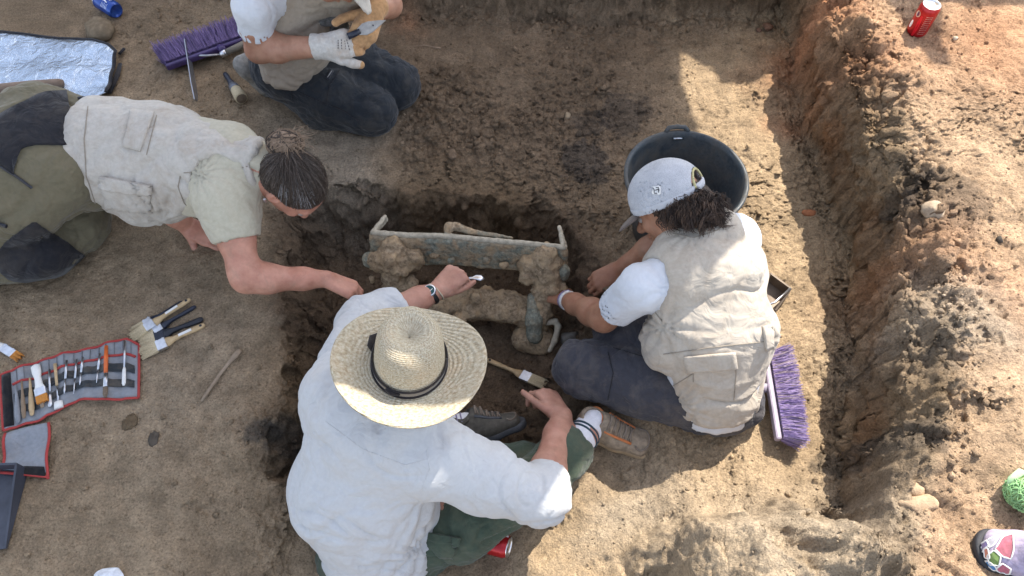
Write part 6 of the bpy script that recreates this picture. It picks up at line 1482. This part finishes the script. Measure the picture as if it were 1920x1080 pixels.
# ------------------------------------------------------------------ the kneeling digger at the top
def kneeler():
    o = thing('person', 'kneeling digger in work gloves and dark trousers at the top edge', 'person', P(560, 150, 0))
    pel = P(535, 118, .16); c0, w0 = sec((488, 128), (592, 118), .20); c1, w1 = sec((470, 55), (630, 60), .33); c2, w2 = sec((462, -30), (640, -20), .47); cn = P(595, -50, .56)
    ls = P(474, 12, .53); le = P(486, 92, .36); lw = P(602, 88, .43); rs = P(640, -20, .48); re = P(730, 10, .40); rw = P(700, 26, .46)
    hc = P(648, -70, .66); f = V_(.30, .10, -.95); u = V_(.55, .1, .80)
    F = Field(.005); q, R = head(F, hc, f, u, 1.0); F.cone(hc - Vector(R[2]) * .05, cn, .055, .06, .03); F.flat(c0, c1, w0, .09, .10, .06, .07); F.flat(c1, c2, w1, .11, .11, .08, .07); F.cone(c2, cn, .065, .056, .04)
    F.chain([c2, ls, lerp(ls, le, .5), le, lerp(le, lw, .3), lw], [.06, .052, .047, .042, .043, .030], .025); F.chain([c2, rs, re, rw], [.06, .05, .04, .028], .02)
    hd = P(662, 79, .445) - lw; hkw = dict(per=((40, 50, 30), (45, 50, 30), (45, 50, 30), (45, 45, 30)), thumb=(.6, .8, -.1))
    hand(F, lw, hd, V_(.1, -.75, .65), 1, **hkw); hand(F, rw, P(688, 52, .455) - rw, V_(.7, .3, .6), 1, curl=(40, 50, 30))
    lk = P(698, 208, .075); la = P(545, 165, .05); rk = P(744, 160, .075); ra = P(600, 100, .05)
    F.flat(pel, c0, w0, .08, .08, .06, .06); F.chain([P(545, 140, .15), lk, la], [.08, .055, .04], .03); F.chain([P(590, 100, .2), rk, ra], [.08, .055, .04], .03)
    v, qd = F.mesh(); mesh_obj('body', smooth_mesh(v, qd, 1, .3), qd, SK2, o); eyes(o, q, R)
    F = Field(.006); d = (le - ls).normalized(); F.flat(c0, c1, w0, w0.length * 1.0, w1.length * .95, .115, .12, .04, cut=(c0 - c1, c0 - (c1 - c0) * .16)); F.flat(c1, c2, w1, w1.length * .95, w2.length * .9, .12, .1); F.cone(c2, cn, .09, .07, .04)
    F.chain([c2, ls, lerp(ls, le, .8)], [.075, .056, .054], .03, cut=(d, lerp(ls, le, .62))); F.cone(lerp(ls, le, .48), le, .048, .056, .004, 's'); F.chain([c2, rs], [.09, .075], .04)
    garment('t_shirt', F, TEEW, o, [(d + V_(.6, .2, 0), 18, 5, .010), (d, 40, 9, .004)], 71, 2)
    F = Field(.006); F.flat(c0, c1, w0, w0.length * .98, w1.length * .96, .126, .132, .04, cut=(c0 - c1, c0 - (c1 - c0) * .10)); F.flat(c1, c2, w1, w1.length * .97, w2.length * .94, .134, .118, .05); F.chain([c2, cn], [.110, .085], .04); F.chain([c2, rs], [.108, .090], .04)
    F.cone(ls + V_(-.07, -.05, .03), le + V_(-.07, -.03, 0), .060, .075, .010, 's');
    bo, bv = garment('vest', F, VESTT, o, [(V_(1, .5, 0), 11, 4, .020), (V_(.4, 1, .5), 15, 5, .012), (V_(1, -.2, 0), 32, 8, .006)], 81, 2)
    m = drape_line(bv, [(448, 30), (500, 60), (560, 70), (600, 74)], .0016)
    if m.v: m.build('seam', SEAM, bo)
    F = Field(.006); F.ell(P(622, 30, .42), (.060, .050, .022)); F.ell(P(634, 52, .38), (.035, .035, .02)); v, qd = F.mesh(); v = wrinkle(v, qd, [(V_(1, .3, .4), 30, 10, .012)], 4); mesh_obj('scarf', v, qd, mat_cloth('grey_scarf', (.13, .125, .115), (.05, .05, .05), .8, var=.5), o)
    F = Field(.007); F.flat(pel, c0, w0, .125, .12, .11, .10, .05); F.chain([P(535, 138, .16), lerp(P(535, 138, .16), lk, .5), lk], [.100, .102, .088], .04); F.chain([lk, P(600, 200, .06), la], [.078, .072, .06], .02)
    F.chain([P(592, 98, .19), lerp(P(592, 98, .19), rk, .5), rk], [.11, .10, .088], .010); F.chain([rk, ra], [.075, .06], .02)
    to, tb = garment('trousers', F, CHAR, o, [(V_(1, -.3, .2), 15, 5, .014), (V_(.5, 1, -.2), 24, 7, .009), (V_(1, 1, 0), 42, 10, .005)], 91, 2)
    add_patch('badge', tb, [(611, 146), (620, 130), (626, 134), (617, 151)], BLACKP, to, .003, .002, 5, 4); m = drape_line(tb, [(614, 146), (621, 135)], .0016, .006, 3); m.build('badge_lettering', mat_plain('grey_print', (.3, .3, .3), .6), to)
    for L in ([(560, 172), (600, 190), (640, 205), (672, 226)], [(640, 128), (618, 160), (612, 192)], [(545, 160), (548, 186)]):
        m = drape_line(tb, L, .0022)
        if m.v: m.build('seam', BLKT, to)
    U, So, qq, sf, su, sr, L = shoe_fields(P(478, 112, .09), P(512, 172, .02), V_(-.6, -.2, .8), .95, 1.0, False); v, qd = U.mesh(); s_ = mesh_obj('shoe', v, qd, mat_plain('pale_grey_boot', (.23, .22, .20), .7, 0, .4, 50, .4), o); v, qd = So.mesh(); mesh_obj('sole', v, qd, mat_plain('boot_sole', (.16, .16, .15), .8), s_)
    # gloves
    GLV = mat_cloth('cotton_glove', (.50, .47, .43), (.45, .26, .12), .5, var=.12); GLO = mat_cloth('orange_palm', (.44, .25, .12), (.3, .2, .1), .4, var=.15); PRT = mat_plain('glove_print', (.10, .09, .09), .8)
    F = Field(.0045); hand(F, lw, hd, V_(.1, -.75, .65), 1, infl=.0032, **hkw); dw = hd.normalized(); F.cone(lerp(le, lw, .86), lw + dw * .02, .042, .036, .012, cut=(-dw, lerp(le, lw, .88))); v, qd = F.mesh(); v = wrinkle(v, qd, [(dw.cross(V_(0, 0, 1)), 40, 14, .004)], 6); g1 = mesh_obj('glove', v, qd, GLV, o); gb = bvh_of(v, qd)
    F = Field(.0045); hand(F, lw + V_(0, 0, -.0006), hd, V_(.1, -.75, .65), 1, infl=.0046, **hkw); bk = V_(.1, -.75, .65); pass
    tip = lw + dw * .115; 
    for pr in F.pr: pass
    F2 = Field(.0045); F2.pr = [p for p in F.pr[4:]]; F2.pr = [(fn, lo, hi, k, op, (-dw, lw + dw * .100)) for fn, lo, hi, k, op, c in F2.pr[1:]]; v, qd = F2.mesh(); mesh_obj('rubber_fingers', v, qd, GLO, g1)
    for j, (a, b) in enumerate((((634, 75), (634, 93)), ((640, 74), (641, 94)), ((650, 74), (656, 96)), ((646, 76), (649, 94)))):
        for s in range(4):
            y0 = lerp(a[1], b[1], s / 4); m = drape_line(gb, [(lerp(a[0], b[0], s / 4), y0), (lerp(a[0], b[0], (s + .62) / 4), lerp(a[1], b[1], (s + .62) / 4))], .0013 if j < 3 else .0008, .0006, 2)
            if m.v: m.build('glove_print', PRT, g1)
    F = Field(.0045); d2 = P(688, 52, .455) - rw; hand(F, rw, d2, V_(.7, .3, .6), 1, curl=(40, 50, 30), infl=.004); F.cone(rw - d2.normalized() * .03, rw, .04, .034, .012); v, qd = F.mesh(); mesh_obj('glove', v, qd, GLO, o)
    # hat
    r_, f_, u_ = [Vector(x) for x in R]; F = Field(.005); F.ell(hc + u_ * .02, (.090, .108, .095), R, .02, cut=(-u_, hc - u_ * .01)); F.ell(hc + f_ * .02 - u_ * .006, (.122, .150, .010), R, .03); v, qd = F.mesh(); v = wrinkle(v, qd, [(V_(1, 0, 0), 24, 10, .002)], 8); mesh_obj('hat', v, qd, mat_cloth('pale_hat', (.52, .49, .44), dirt_amt=.3), o)
    # trowel
    tw = thing('trowel', 'pointed pale trowel blade held up in gloved fingers', 'trowel', P(690, 55, .48)); a, b, c = P(672, 60, .475), P(694, 54, .485), P(723, 38, .495); d = (c - a).normalized(); n = V_(.1, -.5, .86); n = (n - d * n.dot(d)).normalized(); s = d.cross(n)
    m = MB(); outl = [(0, .010), (.02, .019), (.04, .018), (.075, .007), ((c - a).length, .0005)]; v = []
    for x, w in outl:
        for sy in (-1, 1):
            for sz in (-1, 1): v.append(a + d * x + s * (w * sy) + n * (.0015 * sz))
    f_c = []
    for k in range(len(outl) - 1):
        p0 = k * 4; p1 = p0 + 4; f_c += [(p0 + 1, p0 + 3, p1 + 3, p1 + 1), (p0 + 2, p0, p1, p1 + 2), (p0, p0 + 1, p1 + 1, p1), (p0 + 3, p0 + 2, p1 + 2, p1 + 3)]
    f_c += [(0, 2, 3, 1), (16, 17, 19, 18)]; m.add(v, f_c); m.build('blade', mat_metal('dusty_steel', (.50, .48, .45), .6, .2), tw)
    m = MB(); m.tube([a - d * .035, a + d * .006], [.011, .009], 10); m.build('ferrule', NAVYP, tw, True); m = MB(); m.tube([a + d * .05 + n * .0022, a + d * .051 + n * .003], .0028, 8); m.build('rivet', NAVYP, tw)
kneeler()
shade_cutout()
# ------------------------------------------------------------------ groups of look-alikes
for cat_, grp in (('person', 'diggers working in and around the pit'), ('broom', 'purple broom heads lying by the diggers'), ('drink can', 'drink cans left around the dig'), ('clod', 'clods of earth lying loose'), ('stone', 'stones lying about the dig'), ('dustpan', 'dustpans lying on the ground')):
    for o_ in SC.objects:
        if o_.parent is None and o_.get('category') == cat_ and 'group' not in o_: o_['group'] = grp
